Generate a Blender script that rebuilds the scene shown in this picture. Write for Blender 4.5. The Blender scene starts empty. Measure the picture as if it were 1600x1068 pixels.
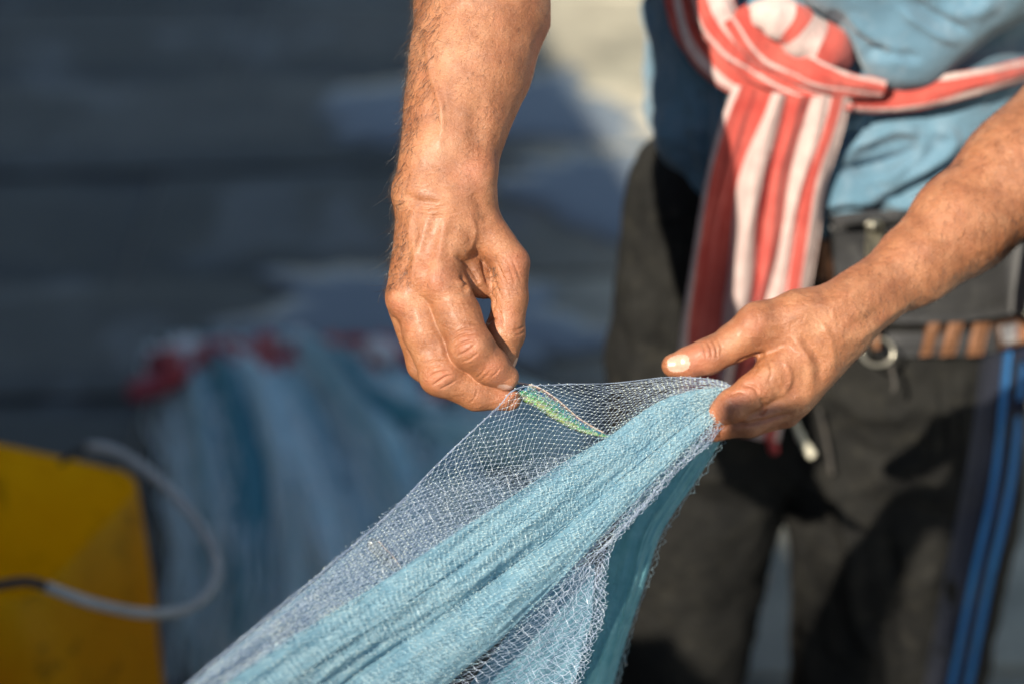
import bpy, math, random
import numpy as np
from mathutils import Vector
from mathutils.bvhtree import BVHTree
random.seed(7); rng = np.random.default_rng(7)
SC = bpy.context.scene
COL = SC.collection
PI = math.pi

# ---------------------------------------------------------------- camera, sky, sun, exposure
CAM_H = 1.65; PITCH = math.radians(30); LENS = 70.0
cam_d = bpy.data.cameras.new("camera"); cam = bpy.data.objects.new("camera", cam_d); COL.objects.link(cam)
cam.location = (0, 0, CAM_H); cam.rotation_euler = (PI/2-PITCH, 0, 0)
cam_d.lens = LENS; cam_d.sensor_width = 36; cam_d.clip_start = 0.05; cam_d.clip_end = 400
cam_d.dof.use_dof = True; cam_d.dof.focus_distance = 1.185; cam_d.dof.aperture_fstop = 2.9; cam_d.dof.aperture_blades = 0
SC.camera = cam
SUN_TRAVEL = Vector((0.66, 1.0, -0.90)).normalized()
to_sun = -SUN_TRAVEL
elev = math.asin(to_sun.z); rot = math.atan2(to_sun.x, to_sun.y)
world = bpy.data.worlds.new("World"); SC.world = world; world.use_nodes = True
wn = world.node_tree; wn.nodes.clear()
sky = wn.nodes.new('ShaderNodeTexSky'); sky.sky_type = 'NISHITA'; sky.sun_disc = False
sky.sun_elevation = elev; sky.sun_rotation = rot; sky.air_density = 1.2; sky.dust_density = 1.0; sky.ozone_density = 1.5
bgn = wn.nodes.new('ShaderNodeBackground'); bgn.inputs['Strength'].default_value = 0.072
wo = wn.nodes.new('ShaderNodeOutputWorld')
wn.links.new(sky.outputs[0], bgn.inputs[0]); wn.links.new(bgn.outputs[0], wo.inputs[0])
sun_d = bpy.data.lights.new("sun", 'SUN'); sun_d.energy = 5.0; sun_d.angle = math.radians(0.5); sun_d.color = (1.0, 0.91, 0.77)
sun = bpy.data.objects.new("sun", sun_d); COL.objects.link(sun); sun.location = (-3, -3, 6)
sun.rotation_euler = SUN_TRAVEL.to_track_quat('-Z', 'Y').to_euler()
SC.view_settings.view_transform = 'Standard'; SC.view_settings.look = 'None'
SC.view_settings.exposure = 0.74; SC.view_settings.gamma = 1.0; SC.view_settings.use_curve_mapping = False
SC.render.engine = 'CYCLES'; SC.cycles.use_denoising = True
SC.cycles.max_bounces = 8; SC.cycles.transparent_max_bounces = 24

# ---------------------------------------------------------------- frames: a traced outline gets its own distance
K = 36.0/LENS/1600.0
CF = np.array([0, math.cos(PITCH), -math.sin(PITCH)]); CU = np.array([0, math.sin(PITCH), math.cos(PITCH)]); CR = np.array([1., 0, 0])
CC = np.array([0, 0, CAM_H])
def PW(p, D0):
    """(across, down, towards) in 1/1600ths of the view at distance D0 -> metres in the world."""
    p = np.asarray(p, float).reshape(-1, 3)
    D = D0*(1 - p[:, 2]*K)
    return CC + D[:, None]*(CF + CR*((p[:, 0]-800)*K)[:, None] + CU*((534-p[:, 1])*K)[:, None])

def on_ground(px, py, h=0.0):
    d = CF + CR*(px-800)*K + CU*(534-py)*K
    t = (CAM_H-h)/(-d[2]); return CC + d*t

# ---------------------------------------------------------------- helpers: objects
def tagit(o, label=None, cat=None, group=None, kind=None):
    if label: o['label'] = label
    if cat: o['category'] = cat
    if group: o['group'] = group
    if kind: o['kind'] = kind
    return o
def empty(name, loc, label, cat, group=None):
    o = bpy.data.objects.new(name, None); COL.objects.link(o); o.location = loc; o.empty_display_size = .05
    return tagit(o, label, cat, group)
def mk(name, verts, faces, mat, parent=None, smooth=True, attrs=None, matidx=None):
    """verts in world metres; quads/tris as arrays or lists"""
    verts = np.asarray(verts, float).reshape(-1, 3)
    off = np.zeros(3)
    p = parent
    while p is not None: off = off + np.array(p.location); p = p.parent
    me = bpy.data.meshes.new(name)
    v = (verts-off).astype(np.float32)
    if isinstance(faces, np.ndarray) and faces.ndim == 2:
        n, s = faces.shape
        me.vertices.add(len(v)); me.vertices.foreach_set('co', v.ravel())
        me.loops.add(n*s); me.loops.foreach_set('vertex_index', faces.astype(np.int32).ravel())
        me.polygons.add(n); me.polygons.foreach_set('loop_start', np.arange(0, n*s, s, dtype=np.int32))
        me.polygons.foreach_set('loop_total', np.full(n, s, np.int32))
        me.update(calc_edges=True)
    else:
        me.from_pydata([tuple(q) for q in v], [], [tuple(int(i) for i in f) for f in faces])
    me.validate()
    for m in (mat if isinstance(mat, (list, tuple)) else [mat]): me.materials.append(m)
    if matidx is not None: me.polygons.foreach_set('material_index', np.asarray(matidx, np.int32))
    me.polygons.foreach_set('use_smooth', np.full(len(me.polygons), smooth))
    for k, a in (attrs or {}).items():
        a = np.asarray(a, np.float32)
        if a.ndim == 1:
            at = me.attributes.new(k, 'FLOAT', 'POINT'); at.data.foreach_set('value', a)
        else:
            at = me.attributes.new(k, 'FLOAT_COLOR', 'POINT')
            if a.shape[1] == 3: a = np.hstack([a, np.ones((len(a), 1), np.float32)])
            at.data.foreach_set('color', a.ravel())
    me.update()
    o = bpy.data.objects.new(name, me); COL.objects.link(o)
    if parent is not None: o.parent = parent
    return o
def merge(parts):
    vs, fs, n = [], [], 0
    for v, f in parts: vs.append(v); fs.append(np.asarray(f)+n); n += len(v)
    return np.vstack(vs), np.vstack(fs)

def tubes(a, b, ra, rb, sides=3):
    a = np.asarray(a, float); b = np.asarray(b, float); n = len(a)
    ra = np.broadcast_to(ra, (n,)); rb = np.broadcast_to(rb, (n,))
    d = b-a; d /= np.linalg.norm(d, axis=1)[:, None]+1e-12
    up = np.where(np.abs(d[:, 2:3]) > .9, [[1., 0, 0]], [[0, 0, 1.]])
    e1 = np.cross(d, up); e1 /= np.linalg.norm(e1, axis=1)[:, None]+1e-12; e2 = np.cross(d, e1)
    th = np.arange(sides)*2*PI/sides
    ring = e1[:, None]*np.cos(th)[None, :, None] + e2[:, None]*np.sin(th)[None, :, None]
    v = np.concatenate([a[:, None]+ring*ra[:, None, None], b[:, None]+ring*rb[:, None, None]], 1)
    base = (np.arange(n)*2*sides)[:, None]
    f = []
    for i in range(sides):
        j = (i+1) % sides
        f.append(np.concatenate([base+i, base+j, base+sides+j, base+sides+i], 1))
    return v.reshape(-1, 3), np.vstack(f)
def octas(c, r):
    c = np.asarray(c, float); n = len(c)
    o = np.array([[1, 0, 0], [-1, 0, 0], [0, 1, 0], [0, -1, 0], [0, 0, 1], [0, 0, -1]], float)
    v = (c[:, None]+o[None]*np.broadcast_to(r, (n,))[:, None, None]).reshape(-1, 3)
    t = np.array([[0, 2, 4], [2, 1, 4], [1, 3, 4], [3, 0, 4], [2, 0, 5], [1, 2, 5], [3, 1, 5], [0, 3, 5]])
    f = (np.arange(n)[:, None, None]*6+t[None]).reshape(-1, 3)
    return v, f
def spline(pts, n, closed=False):
    """Catmull-Rom through rows of any width, n samples evenly by length"""
    p = np.asarray(pts, float)
    q = np.vstack([2*p[0]-p[1], p, 2*p[-1]-p[-2]])
    out = []
    for i in range(1, len(q)-2):
        t = np.linspace(0, 1, 24, endpoint=False)[:, None]
        a, b, c, d = q[i-1], q[i], q[i+1], q[i+2]
        out.append(.5*((2*b)+(-a+c)*t+(2*a-5*b+4*c-d)*t**2+(-a+3*b-3*c+d)*t**3))
    out.append(p[-1:]); out = np.vstack(out)
    s = np.r_[0, np.cumsum(np.linalg.norm(np.diff(out[:, :3], axis=0), axis=1))]
    u = np.linspace(0, s[-1], n)
    return np.stack([np.interp(u, s, out[:, k]) for k in range(out.shape[1])], 1)
def sweep(path, rad, sides=8, cap=True, squash=None, up=(0, 0, 1), twist=0.0):
    """tube round a polyline (world metres); rad per point; squash = (wide, thin) factors"""
    path = np.asarray(path, float); n = len(path); rad = np.broadcast_to(rad, (n,))
    t = np.gradient(path, axis=0); t /= np.linalg.norm(t, axis=1)[:, None]+1e-12
    u = np.asarray(up, float)
    e1 = np.cross(t, u); e1 /= np.linalg.norm(e1, axis=1)[:, None]+1e-9; e2 = np.cross(e1, t)
    th = np.arange(sides)*2*PI/sides
    w, h = squash if squash is not None else (1, 1)
    tw = (np.linspace(0, twist, n))[:, None]
    c = np.cos(th)[None]*w; s = np.sin(th)[None]*h
    cc = c*np.cos(tw)-s*np.sin(tw); ss = c*np.sin(tw)+s*np.cos(tw)
    v = path[:, None]+rad[:, None, None]*(e2[:, None]*cc[..., None]+e1[:, None]*ss[..., None])
    f = []
    for i in range(n-1):
        for j in range(sides):
            k = (j+1) % sides
            f.append((i*sides+j, i*sides+k, (i+1)*sides+k, (i+1)*sides+j))
    vv = v.reshape(-1, 3)
    if cap:
        c0 = len(vv); vv = np.vstack([vv, path[0], path[-1]])
        for j in range(sides):
            k = (j+1) % sides
            f.append((c0, k, j, j)); f.append((c0+1, (n-1)*sides+j, (n-1)*sides+k, (n-1)*sides+k))
    F = []
    for q in f: F.append(q if q[2] != q[3] else q[:3])
    return vv, F
def grid_faces(n, m, closed_v=False):
    i, j = np.meshgrid(np.arange(n-1), np.arange(m if closed_v else m-1), indexing='ij'); i = i.ravel(); j = j.ravel(); k = (j+1) % m
    return np.stack([i*m+j, i*m+k, (i+1)*m+k, (i+1)*m+j], 1)

# ---------------------------------------------------------------- noise
def hash3(i, j, k, s):
    h = (i*374761393 + j*668265263 + k*2147483647 + s*974634777) & 0xFFFFFFFF
    h = ((h ^ (h >> 13))*1274126177) & 0xFFFFFFFF
    return ((h ^ (h >> 16)) & 0xFFFF)/65535.0
def vnoise(p, seed=0):
    p = np.asarray(p, float); b = np.floor(p).astype(np.int64); f = p-b; f = f*f*(3-2*f); r = 0
    for dx in (0, 1):
        for dy in (0, 1):
            for dz in (0, 1):
                w = (f[:, 0] if dx else 1-f[:, 0])*(f[:, 1] if dy else 1-f[:, 1])*(f[:, 2] if dz else 1-f[:, 2])
                r = r + w*hash3(b[:, 0]+dx, b[:, 1]+dy, b[:, 2]+dz, seed)
    return r*2-1
def fbm(p, oct=3, seed=0):
    r = 0; a = 1.0; p = np.asarray(p, float)
    for o in range(oct): r = r+a*vnoise(p*2**o, seed+o); a *= .5
    return r

# ---------------------------------------------------------------- implicit bodies
def d_cone(X, a, b, r1, r2):
    ba = b-a; l2 = float(ba@ba); rr = r1-r2; a2 = l2-rr*rr; il2 = 1.0/l2
    px, py, pz = X[0]-a[0], X[1]-a[1], X[2]-a[2]
    y = px*ba[0]+py*ba[1]+pz*ba[2]; z = y-l2
    ux = px*l2-ba[0]*y; uy = py*l2-ba[1]*y; uz = pz*l2-ba[2]*y
    x2 = ux*ux+uy*uy+uz*uz
    y2 = y*y*l2; z2 = z*z*l2
    k = np.sign(rr)*rr*rr*x2
    d = (np.sqrt(x2*a2*il2)+y*rr)*il2-r1
    c1 = np.sign(z)*a2*z2 > k
    d = np.where(c1, np.sqrt(x2+z2)*il2-r2, d)
    c2 = (~c1) & (np.sign(y)*a2*y2 < k)
    d = np.where(c2, np.sqrt(x2+y2)*il2-r1, d)
    return d
def d_ball(X, c, r):
    return np.sqrt((X[0]-c[0])**2+(X[1]-c[1])**2+(X[2]-c[2])**2)-r
def d_ell(X, c, r):
    q = np.sqrt(((X[0]-c[0])/r[0])**2+((X[1]-c[1])/r[1])**2+((X[2]-c[2])/r[2])**2)
    return (q-1)*min(r)
def smin(a, b, k):
    if k <= 0: return np.minimum(a, b)
    h = np.maximum(k-np.abs(a-b), 0)/k
    return np.minimum(a, b)-h*h*k*.25
class Field:
    def __init__(s, lo, hi, h):
        s.lo = np.array(lo, float); s.h = h
        s.n = np.ceil((np.array(hi, float)-s.lo)/h).astype(int)+1
        s.F = np.full(s.n, 60.0*1 if h > .1 else 1.0, np.float32)
    def box(s, lo, hi):
        i0 = np.clip(np.floor((lo-s.lo)/s.h).astype(int), 0, s.n); i1 = np.clip(np.ceil((hi-s.lo)/s.h).astype(int)+1, 0, s.n)
        sl = tuple(slice(a, b) for a, b in zip(i0, i1))
        X = [(s.lo[d]+s.h*np.arange(i0[d], i1[d], dtype=np.float32)).reshape([-1 if e == d else 1 for e in range(3)]) for d in range(3)]
        return sl, X
    def chain(s, prims, k, kg, sub=False):
        """prims: ('c', a, ra, b, rb) | ('b', c, r) | ('e', c, (rx,ry,rz)); blended together with k, then into the body with kg"""
        lo = np.full(3, 1e9); hi = -lo
        for p in prims:
            if p[0] == 'c': P = [(np.array(p[1]), p[2]), (np.array(p[3]), p[4])]
            elif p[0] == 'b': P = [(np.array(p[1]), p[2])]
            else: P = [(np.array(p[1]), np.array(p[2]))]
            for c, r in P: lo = np.minimum(lo, c-r); hi = np.maximum(hi, c+r)
        m = max(k, kg)+4*s.h
        sl, X = s.box(lo-m, hi+m)
        if 0 in s.F[sl].shape: return
        g = None
        for p in prims:
            if p[0] == 'c': d = d_cone(X, np.array(p[1], float), np.array(p[3], float), p[2], p[4])
            elif p[0] == 'b': d = d_ball(X, p[1], p[2])
            else: d = d_ell(X, p[1], p[2])
            g = d if g is None else smin(g, d, k)
        if sub: s.F[sl] = -smin(-s.F[sl], g, kg)
        else: s.F[sl] = smin(s.F[sl], g.astype(np.float32), kg)
    def mesh(s):
        F = s.F; h = s.h
        ins = F < 0
        n = np.array(F.shape)
        cnt = np.zeros(n-1, np.int8)
        for dx in (0, 1):
            for dy in (0, 1):
                for dz in (0, 1):
                    cnt += ins[dx:n[0]-1+dx, dy:n[1]-1+dy, dz:n[2]-1+dz]
        ix = np.argwhere((cnt > 0) & (cnt < 8)).astype(np.int32)
        idx = np.full(n-1, -1, np.int32); idx[ix[:, 0], ix[:, 1], ix[:, 2]] = np.arange(len(ix))
        acc = np.zeros((len(ix), 3)); num = np.zeros(len(ix))
        C = {}
        for c in range(8):
            o = np.array([c & 1, (c >> 1) & 1, (c >> 2) & 1]); C[c] = F[ix[:, 0]+o[0], ix[:, 1]+o[1], ix[:, 2]+o[2]]
        for c in range(8):
            for ax in range(3):
                if not (c >> ax) & 1:
                    e = c | (1 << ax); a, b = C[c], C[e]; m = (a < 0) != (b < 0)
                    t = np.where(m, a/(a-b+1e-20*(a == b)), 0)
                    o = np.array([c & 1, (c >> 1) & 1, (c >> 2) & 1], float)
                    q = np.tile(o, (len(ix), 1)); q[:, ax] += t
                    acc[m] += q[m]; num[m] += 1
        V = s.lo+h*(ix+acc/num[:, None])
        quads = []
        for ax in range(3):
            u, v = (ax+1) % 3, (ax+2) % 3
            sa = [slice(None)]*3; sb = [slice(None)]*3
            sa[ax] = slice(0, -1); sb[ax] = slice(1, None)
            A = ins[tuple(sa)]; B = ins[tuple(sb)]
            e = np.argwhere(A != B)
            e = e[(e[:, u] > 0) & (e[:, v] > 0) & (e[:, u] < n[u]-1) & (e[:, v] < n[v]-1)]
            fl = A[e[:, 0], e[:, 1], e[:, 2]]
            def cell(du, dv):
                q = e.copy(); q[:, u] -= du; q[:, v] -= dv; return idx[q[:, 0], q[:, 1], q[:, 2]]
            Q = np.stack([cell(1, 1), cell(0, 1), cell(0, 0), cell(1, 0)], 1)
            Q[~fl] = Q[~fl][:, ::-1]; quads.append(Q)
        Q = np.vstack(quads)
        return V, Q
def normals(V, Q):
    a = V[Q[:, 2]]-V[Q[:, 0]]; b = V[Q[:, 3]]-V[Q[:, 1]]; fn = np.cross(a, b)
    N = np.zeros_like(V)
    for i in range(4): 
        for k in range(3): N[:, k] += np.bincount(Q[:, i], fn[:, k], len(V))
    return N/(np.linalg.norm(N, axis=1)[:, None]+1e-12)
def relax(V, Q, it=1, f=.5):
    for _ in range(it):
        S = np.zeros_like(V); c = np.zeros(len(V))
        for i in range(4):
            for j in (1, 3):
                for k in range(3): S[:, k] += np.bincount(Q[:, i], V[Q[:, (i+j) % 4], k], len(V))
                c += np.bincount(Q[:, i], minlength=len(V))
        V = V+(S/c[:, None]-V)*f
    return V
def seg_dist(P, poly):
    """distance in the first two coordinates from points to a polyline, and position along it"""
    best = np.full(len(P), 1e9); par = np.zeros(len(P)); L = 0
    poly = np.asarray(poly, float)
    tot = np.linalg.norm(np.diff(poly[:, :2], axis=0), axis=1).sum()
    for a, b in zip(poly[:-1, :2], poly[1:, :2]):
        ab = b-a; l = np.linalg.norm(ab); t = np.clip(((P[:, :2]-a)@ab)/(l*l), 0, 1)
        d = np.linalg.norm(P[:, :2]-a-t[:, None]*ab, axis=1)
        m = d < best; best[m] = d[m]; par[m] = (L+t[m]*l)/tot; L += l
    return best, par
def strokes(V, N, items, facing=0.15, smoothpoly=True):
    """raise (amp > 0) or press in (amp < 0) the side of a body that faces its front along traced lines: veins, tendons, creases, folds"""
    out = np.zeros(len(V)); f = np.clip((N[:, 2]-facing)/.3, 0, 1)
    for it in items:
        w, amp, poly = it[:3]
        poly = np.array(poly, float)
        m = (V[:, 0] > poly[:, 0].min()-3*w) & (V[:, 0] < poly[:, 0].max()+3*w) & (V[:, 1] > poly[:, 1].min()-3*w) & (V[:, 1] < poly[:, 1].max()+3*w) & (f > 0)
        if not m.any(): continue
        pl = spline(poly, max(6, len(poly)*4)) if len(poly) > 2 else poly
        d, t = seg_dist(V[m], pl)
        e = np.minimum(1, 4*np.minimum(t, 1-t)+.15)
        out[m] += amp*np.exp(-(d/w)**2)*e*f[m]
    return V+N*out[:, None], out
def dots(V, items):
    """soft spots of a value round traced points"""
    out = np.zeros(len(V))
    for x, y, r, a in items: out += a*np.exp(-(((V[:, 0]-x)**2+(V[:, 1]-y)**2)/(r*r)))
    return out

# ---------------------------------------------------------------- materials
MATS = {}
def nt(name):
    m = bpy.data.materials.new(name); m.use_nodes = True; t = m.node_tree
    for n in list(t.nodes): t.nodes.remove(n)
    o = t.nodes.new('ShaderNodeOutputMaterial'); b = t.nodes.new('ShaderNodeBsdfPrincipled')
    t.links.new(b.outputs[0], o.inputs[0]); MATS[name] = m
    return m, t, b, o
def node(t, typ, **kw):
    n = t.nodes.new(typ)
    for k, v in kw.items():
        if k in n.inputs: n.inputs[k].default_value = v
        else: setattr(n, k, v)
    return n
def noise_fac(t, scale, detail=4, rough=.55, stretch=None, dist=0.0):
    c = t.nodes.new('ShaderNodeTexCoord'); src = c.outputs['Object']
    if stretch:
        mp = t.nodes.new('ShaderNodeMapping'); mp.inputs['Scale'].default_value = stretch; t.links.new(src, mp.inputs[0]); src = mp.outputs[0]
    n = node(t, 'ShaderNodeTexNoise', Scale=scale, Detail=detail, Roughness=rough, Distortion=dist); t.links.new(src, n.inputs['Vector'])
    return n.outputs['Fac']
def ramp(t, fac, stops):
    r = t.nodes.new('ShaderNodeValToRGB'); e = r.color_ramp.elements
    while len(e) < len(stops): e.new(.5)
    for i, (p, c) in enumerate(stops): e[i].position = p; e[i].color = (*c, 1) if len(c) == 3 else c
    t.links.new(fac, r.inputs[0]); return r.outputs[0]
def bump(t, b, fac, strength, dist, prev=None):
    n = node(t, 'ShaderNodeBump', Strength=strength, Distance=dist); t.links.new(fac, n.inputs['Height'])
    if prev is not None: t.links.new(prev, n.inputs['Normal'])
    t.links.new(n.outputs[0], b.inputs['Normal']); return n.outputs[0]
def mixc(t, fac, a, b, mode='MIX'):
    m = t.nodes.new('ShaderNodeMix'); m.data_type = 'RGBA'; m.blend_type = mode
    for s, v in ((0, fac), (6, a), (7, b)):
        if hasattr(v, 'type') and hasattr(v, 'links'): t.links.new(v, m.inputs[s])
        else: m.inputs[s].default_value = v if s == 0 else (*v[:3], 1)
    return m.outputs[2]
def attr(t, name):
    a = t.nodes.new('ShaderNodeAttribute'); a.attribute_name = name; return a
def simple(name, c1, c2, scale=30, rough=.6, bumpd=0.0, spec=.5, metal=0.0, stretch=None, bscale=None, coat=0.0, sss=0.0):
    m, t, b, o = nt(name)
    f = noise_fac(t, scale, 5, .6, stretch)
    t.links.new(ramp(t, f, [(.3, c1), (.7, c2)]), b.inputs['Base Color'])
    b.inputs['Roughness'].default_value = rough; b.inputs['Specular IOR Level'].default_value = spec; b.inputs['Metallic'].default_value = metal
    b.inputs['Coat Weight'].default_value = coat
    if bumpd: bump(t, b, noise_fac(t, bscale or scale*4, 5, .6, stretch), .6, bumpd)
    return m

def m_skin():
    m, t, b, o = nt('skin')
    base = ramp(t, noise_fac(t, 55, 5, .6), [(.25, (.26, .095, .040)), (.5, (.390, .155, .066)), (.78, (.52, .245, .120))])
    fine = ramp(t, noise_fac(t, 900, 3, .7), [(.3, (.78, .74, .72)), (.65, (1.08, 1.08, 1.08))])
    c = mixc(t, 1.0, base, fine, 'MULTIPLY')
    red = attr(t, 'red'); c = mixc(t, red.outputs['Fac'], c, (.45, .135, .075))
    pale = attr(t, 'pale'); c = mixc(t, pale.outputs['Fac'], c, (.60, .34, .20))
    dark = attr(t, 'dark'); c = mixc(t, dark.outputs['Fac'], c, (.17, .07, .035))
    t.links.new(c, b.inputs['Base Color'])
    r = ramp(t, noise_fac(t, 260, 4, .7), [(.3, (.27, .27, .27)), (.7, (.42, .42, .42))]); t.links.new(r, b.inputs['Roughness'])
    b.inputs['Subsurface Weight'].default_value = .12; b.inputs['Subsurface Radius'].default_value = (1, .35, .18); b.inputs['Subsurface Scale'].default_value = .0035
    b.inputs['Specular IOR Level'].default_value = .65; b.inputs['Coat Weight'].default_value = .10; b.inputs['Coat Roughness'].default_value = .32
    tc = t.nodes.new('ShaderNodeTexCoord')
    vo = node(t, 'ShaderNodeTexVoronoi', Scale=1300.0, feature='DISTANCE_TO_EDGE'); t.links.new(tc.outputs['Object'], vo.inputs['Vector'])
    n1 = bump(t, b, ramp(t, vo.outputs[0], [(0, (0, 0, 0)), (.18, (1, 1, 1))]), .45, .00022)
    n2 = bump(t, b, noise_fac(t, 480, 5, .75), .6, .0011, n1)
    mp = t.nodes.new('ShaderNodeMapping'); mp.inputs['Scale'].default_value = (1, .9, 3.2); t.links.new(tc.outputs['Object'], mp.inputs[0])
    n3 = node(t, 'ShaderNodeTexNoise', Scale=230.0, Detail=4.0, Roughness=.6, Distortion=.6); t.links.new(mp.outputs[0], n3.inputs['Vector'])
    bump(t, b, n3.outputs[0], .5, .0008, n2)
    return m
skin = m_skin()
def m_nail():
    m, t, b, o = nt('nail')
    t.links.new(ramp(t, noise_fac(t, 200, 3), [(.3, (.50, .28, .20)), (.7, (.62, .40, .30))]), b.inputs['Base Color'])
    b.inputs['Roughness'].default_value = .3; b.inputs['Coat Weight'].default_value = .3; b.inputs['Coat Roughness'].default_value = .35
    b.inputs['Subsurface Weight'].default_value = .2; b.inputs['Subsurface Scale'].default_value = .002
    bump(t, b, noise_fac(t, 600, 3), .3, .0003)
    return m
nail = m_nail()
hairm = simple('arm_hair', (.022, .014, .010), (.06, .04, .03), 300, .35, spec=.8)

def m_cloth(name, c1, c2, weave=1400, fade=None, rough=.85, folds=.002, sheen=.3):
    m, t, b, o = nt(name)
    base = ramp(t, noise_fac(t, 14, 5, .6), [(.3, c1), (.7, c2)])
    if fade: 
        f2 = ramp(t, noise_fac(t, 60, 6, .7), [(.52, (0, 0, 0)), (.75, (1, 1, 1))]); base = mixc(t, f2, base, fade)
    t.links.new(base, b.inputs['Base Color']); b.inputs['Roughness'].default_value = rough
    b.inputs['Sheen Weight'].default_value = sheen; b.inputs['Specular IOR Level'].default_value = .25
    tc = t.nodes.new('ShaderNodeTexCoord')
    w = node(t, 'ShaderNodeTexWave', Scale=float(weave)/4, Distortion=1.5, Detail=2.0); t.links.new(tc.outputs['Object'], w.inputs['Vector'])
    w2 = node(t, 'ShaderNodeTexWave', Scale=float(weave)/4, Distortion=1.5, Detail=2.0, bands_direction='Z'); t.links.new(tc.outputs['Object'], w2.inputs['Vector'])
    add = node(t, 'ShaderNodeMath', operation='ADD'); t.links.new(w.outputs['Fac'], add.inputs[0]); t.links.new(w2.outputs['Fac'], add.inputs[1])
    n1 = bump(t, b, add.outputs[0], .3, .0003)
    bump(t, b, noise_fac(t, 28, 4, .55, dist=.8), .55, folds, n1)
    return m
shirtm = m_cloth('shirt_cloth', (.088, .182, .250), (.125, .228, .305), fade=(.18, .27, .34), folds=.0019)
trousm = m_cloth('trouser_cloth', (.010, .010, .0098), (.020, .0195, .0175), fade=(.034, .032, .026), folds=.003, sheen=0)
MATS['trouser_cloth'].node_tree.nodes['Principled BSDF'].inputs['Specular IOR Level'].default_value = .12
navym = m_cloth('navy_cloth', (.007, .010, .024), (.012, .017, .040), folds=.002, sheen=.1)
bluem = m_cloth('blue_piping', (.012, .12, .34), (.02, .18, .44), folds=.0005, sheen=.1)
blackm = m_cloth('black_canvas', (.022, .023, .025), (.05, .05, .052), fade=(.09, .09, .088), weave=900, sheen=.1)
brownm = simple('brown_webbing', (.13, .055, .022), (.23, .10, .045), 120, .7, .0006)
labelm = simple('white_label', (.55, .55, .56), (.7, .69, .68), 80, .6)
metalm = simple('worn_nickel', (.36, .34, .27), (.52, .49, .40), 150, .3, .0002, metal=.8)
cordm = simple('cream_cord', (.55, .52, .40), (.70, .66, .52), 300, .8, .0005)
def m_sash():
    m, t, b, o = nt('striped_sash')
    a = attr(t, 'stripe')
    f = noise_fac(t, 160, 4, .6)
    ad = node(t, 'ShaderNodeMath', operation='MULTIPLY_ADD'); t.links.new(f, ad.inputs[0]); ad.inputs[1].default_value = .16; t.links.new(a.outputs['Fac'], ad.inputs[2])
    k = ramp(t, ad.outputs[0], [(.52, (0, 0, 0)), (.62, (1, 1, 1))])
    red = ramp(t, noise_fac(t, 40, 4), [(.3, (.42, .052, .040)), (.7, (.54, .11, .085))])
    wh = ramp(t, noise_fac(t, 90, 4), [(.3, (.50, .35, .32)), (.7, (.60, .47, .43))])
    c = mixc(t, k, red, wh)
    t.links.new(c, b.inputs['Base Color']); b.inputs['Roughness'].default_value = .9; b.inputs['Sheen Weight'].default_value = .3; b.inputs['Specular IOR Level'].default_value = .2
    n1 = bump(t, b, noise_fac(t, 1500, 2, .6), .4, .0004)
    bump(t, b, noise_fac(t, 48, 4, .6, stretch=(1.6, 1.6, .5), dist=.6), .7, .005, n1)
    return m
sashm = m_sash()

def m_net(name, col, col2, trans=.25, rough=.35, alpha=1.0):
    m, t, b, o = nt(name)
    c = ramp(t, noise_fac(t, 90, 4), [(.3, col), (.7, col2)])
    t.links.new(c, b.inputs['Base Color']); b.inputs['Roughness'].default_value = rough; b.inputs['Specular IOR Level'].default_value = .6
    tr = t.nodes.new('ShaderNodeBsdfTranslucent'); t.links.new(c, tr.inputs[0])
    mx = t.nodes.new('ShaderNodeMixShader'); mx.inputs[0].default_value = trans
    t.links.new(b.outputs[0], mx.inputs[1]); t.links.new(tr.outputs[0], mx.inputs[2])
    last = mx.outputs[0]
    if alpha < 1:
        tp = t.nodes.new('ShaderNodeBsdfTransparent'); m2 = t.nodes.new('ShaderNodeMixShader')
        fa = attr(t, 'fade'); mu = node(t, 'ShaderNodeMath', operation='MULTIPLY'); mu.inputs[1].default_value = alpha; t.links.new(fa.outputs['Fac'], mu.inputs[0]); t.links.new(mu.outputs[0], m2.inputs[0]); t.links.new(tp.outputs[0], m2.inputs[1]); t.links.new(last, m2.inputs[2]); last = m2.outputs[0]
    t.links.new(last, o.inputs[0]); return m, t, b
net_line, _, _ = m_net('net_monofilament', (.40, .66, .80), (.62, .82, .90), .3, .25)
knotm, _, _ = m_net('net_knots', (.70, .84, .80), (.88, .93, .80), .2, .25)
net_lilac, _, _ = m_net('net_monofilament_pale', (.50, .60, .78), (.68, .78, .90), .3, .3)
net_core, tcore, bcore = m_net('bunched_net', (.28, .54, .68), (.42, .68, .79), .4, .5, .84)
n1 = bump(tcore, bcore, noise_fac(tcore, 520, 4, .75), .9, .0022)
bump(tcore, bcore, noise_fac(tcore, 90, 4, .6), .7, .004, n1)
net_back, tcb, bcb = m_net('bunched_net_teal', (.20, .54, .62), (.32, .68, .76), .45, .5, .84)
bump(tcb, bcb, noise_fac(tcb, 300, 4, .7), .8, .003)
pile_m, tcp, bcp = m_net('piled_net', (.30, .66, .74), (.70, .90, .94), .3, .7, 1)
bump(tcp, bcp, noise_fac(tcp, 200, 4, .7), .8, .004)

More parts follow.
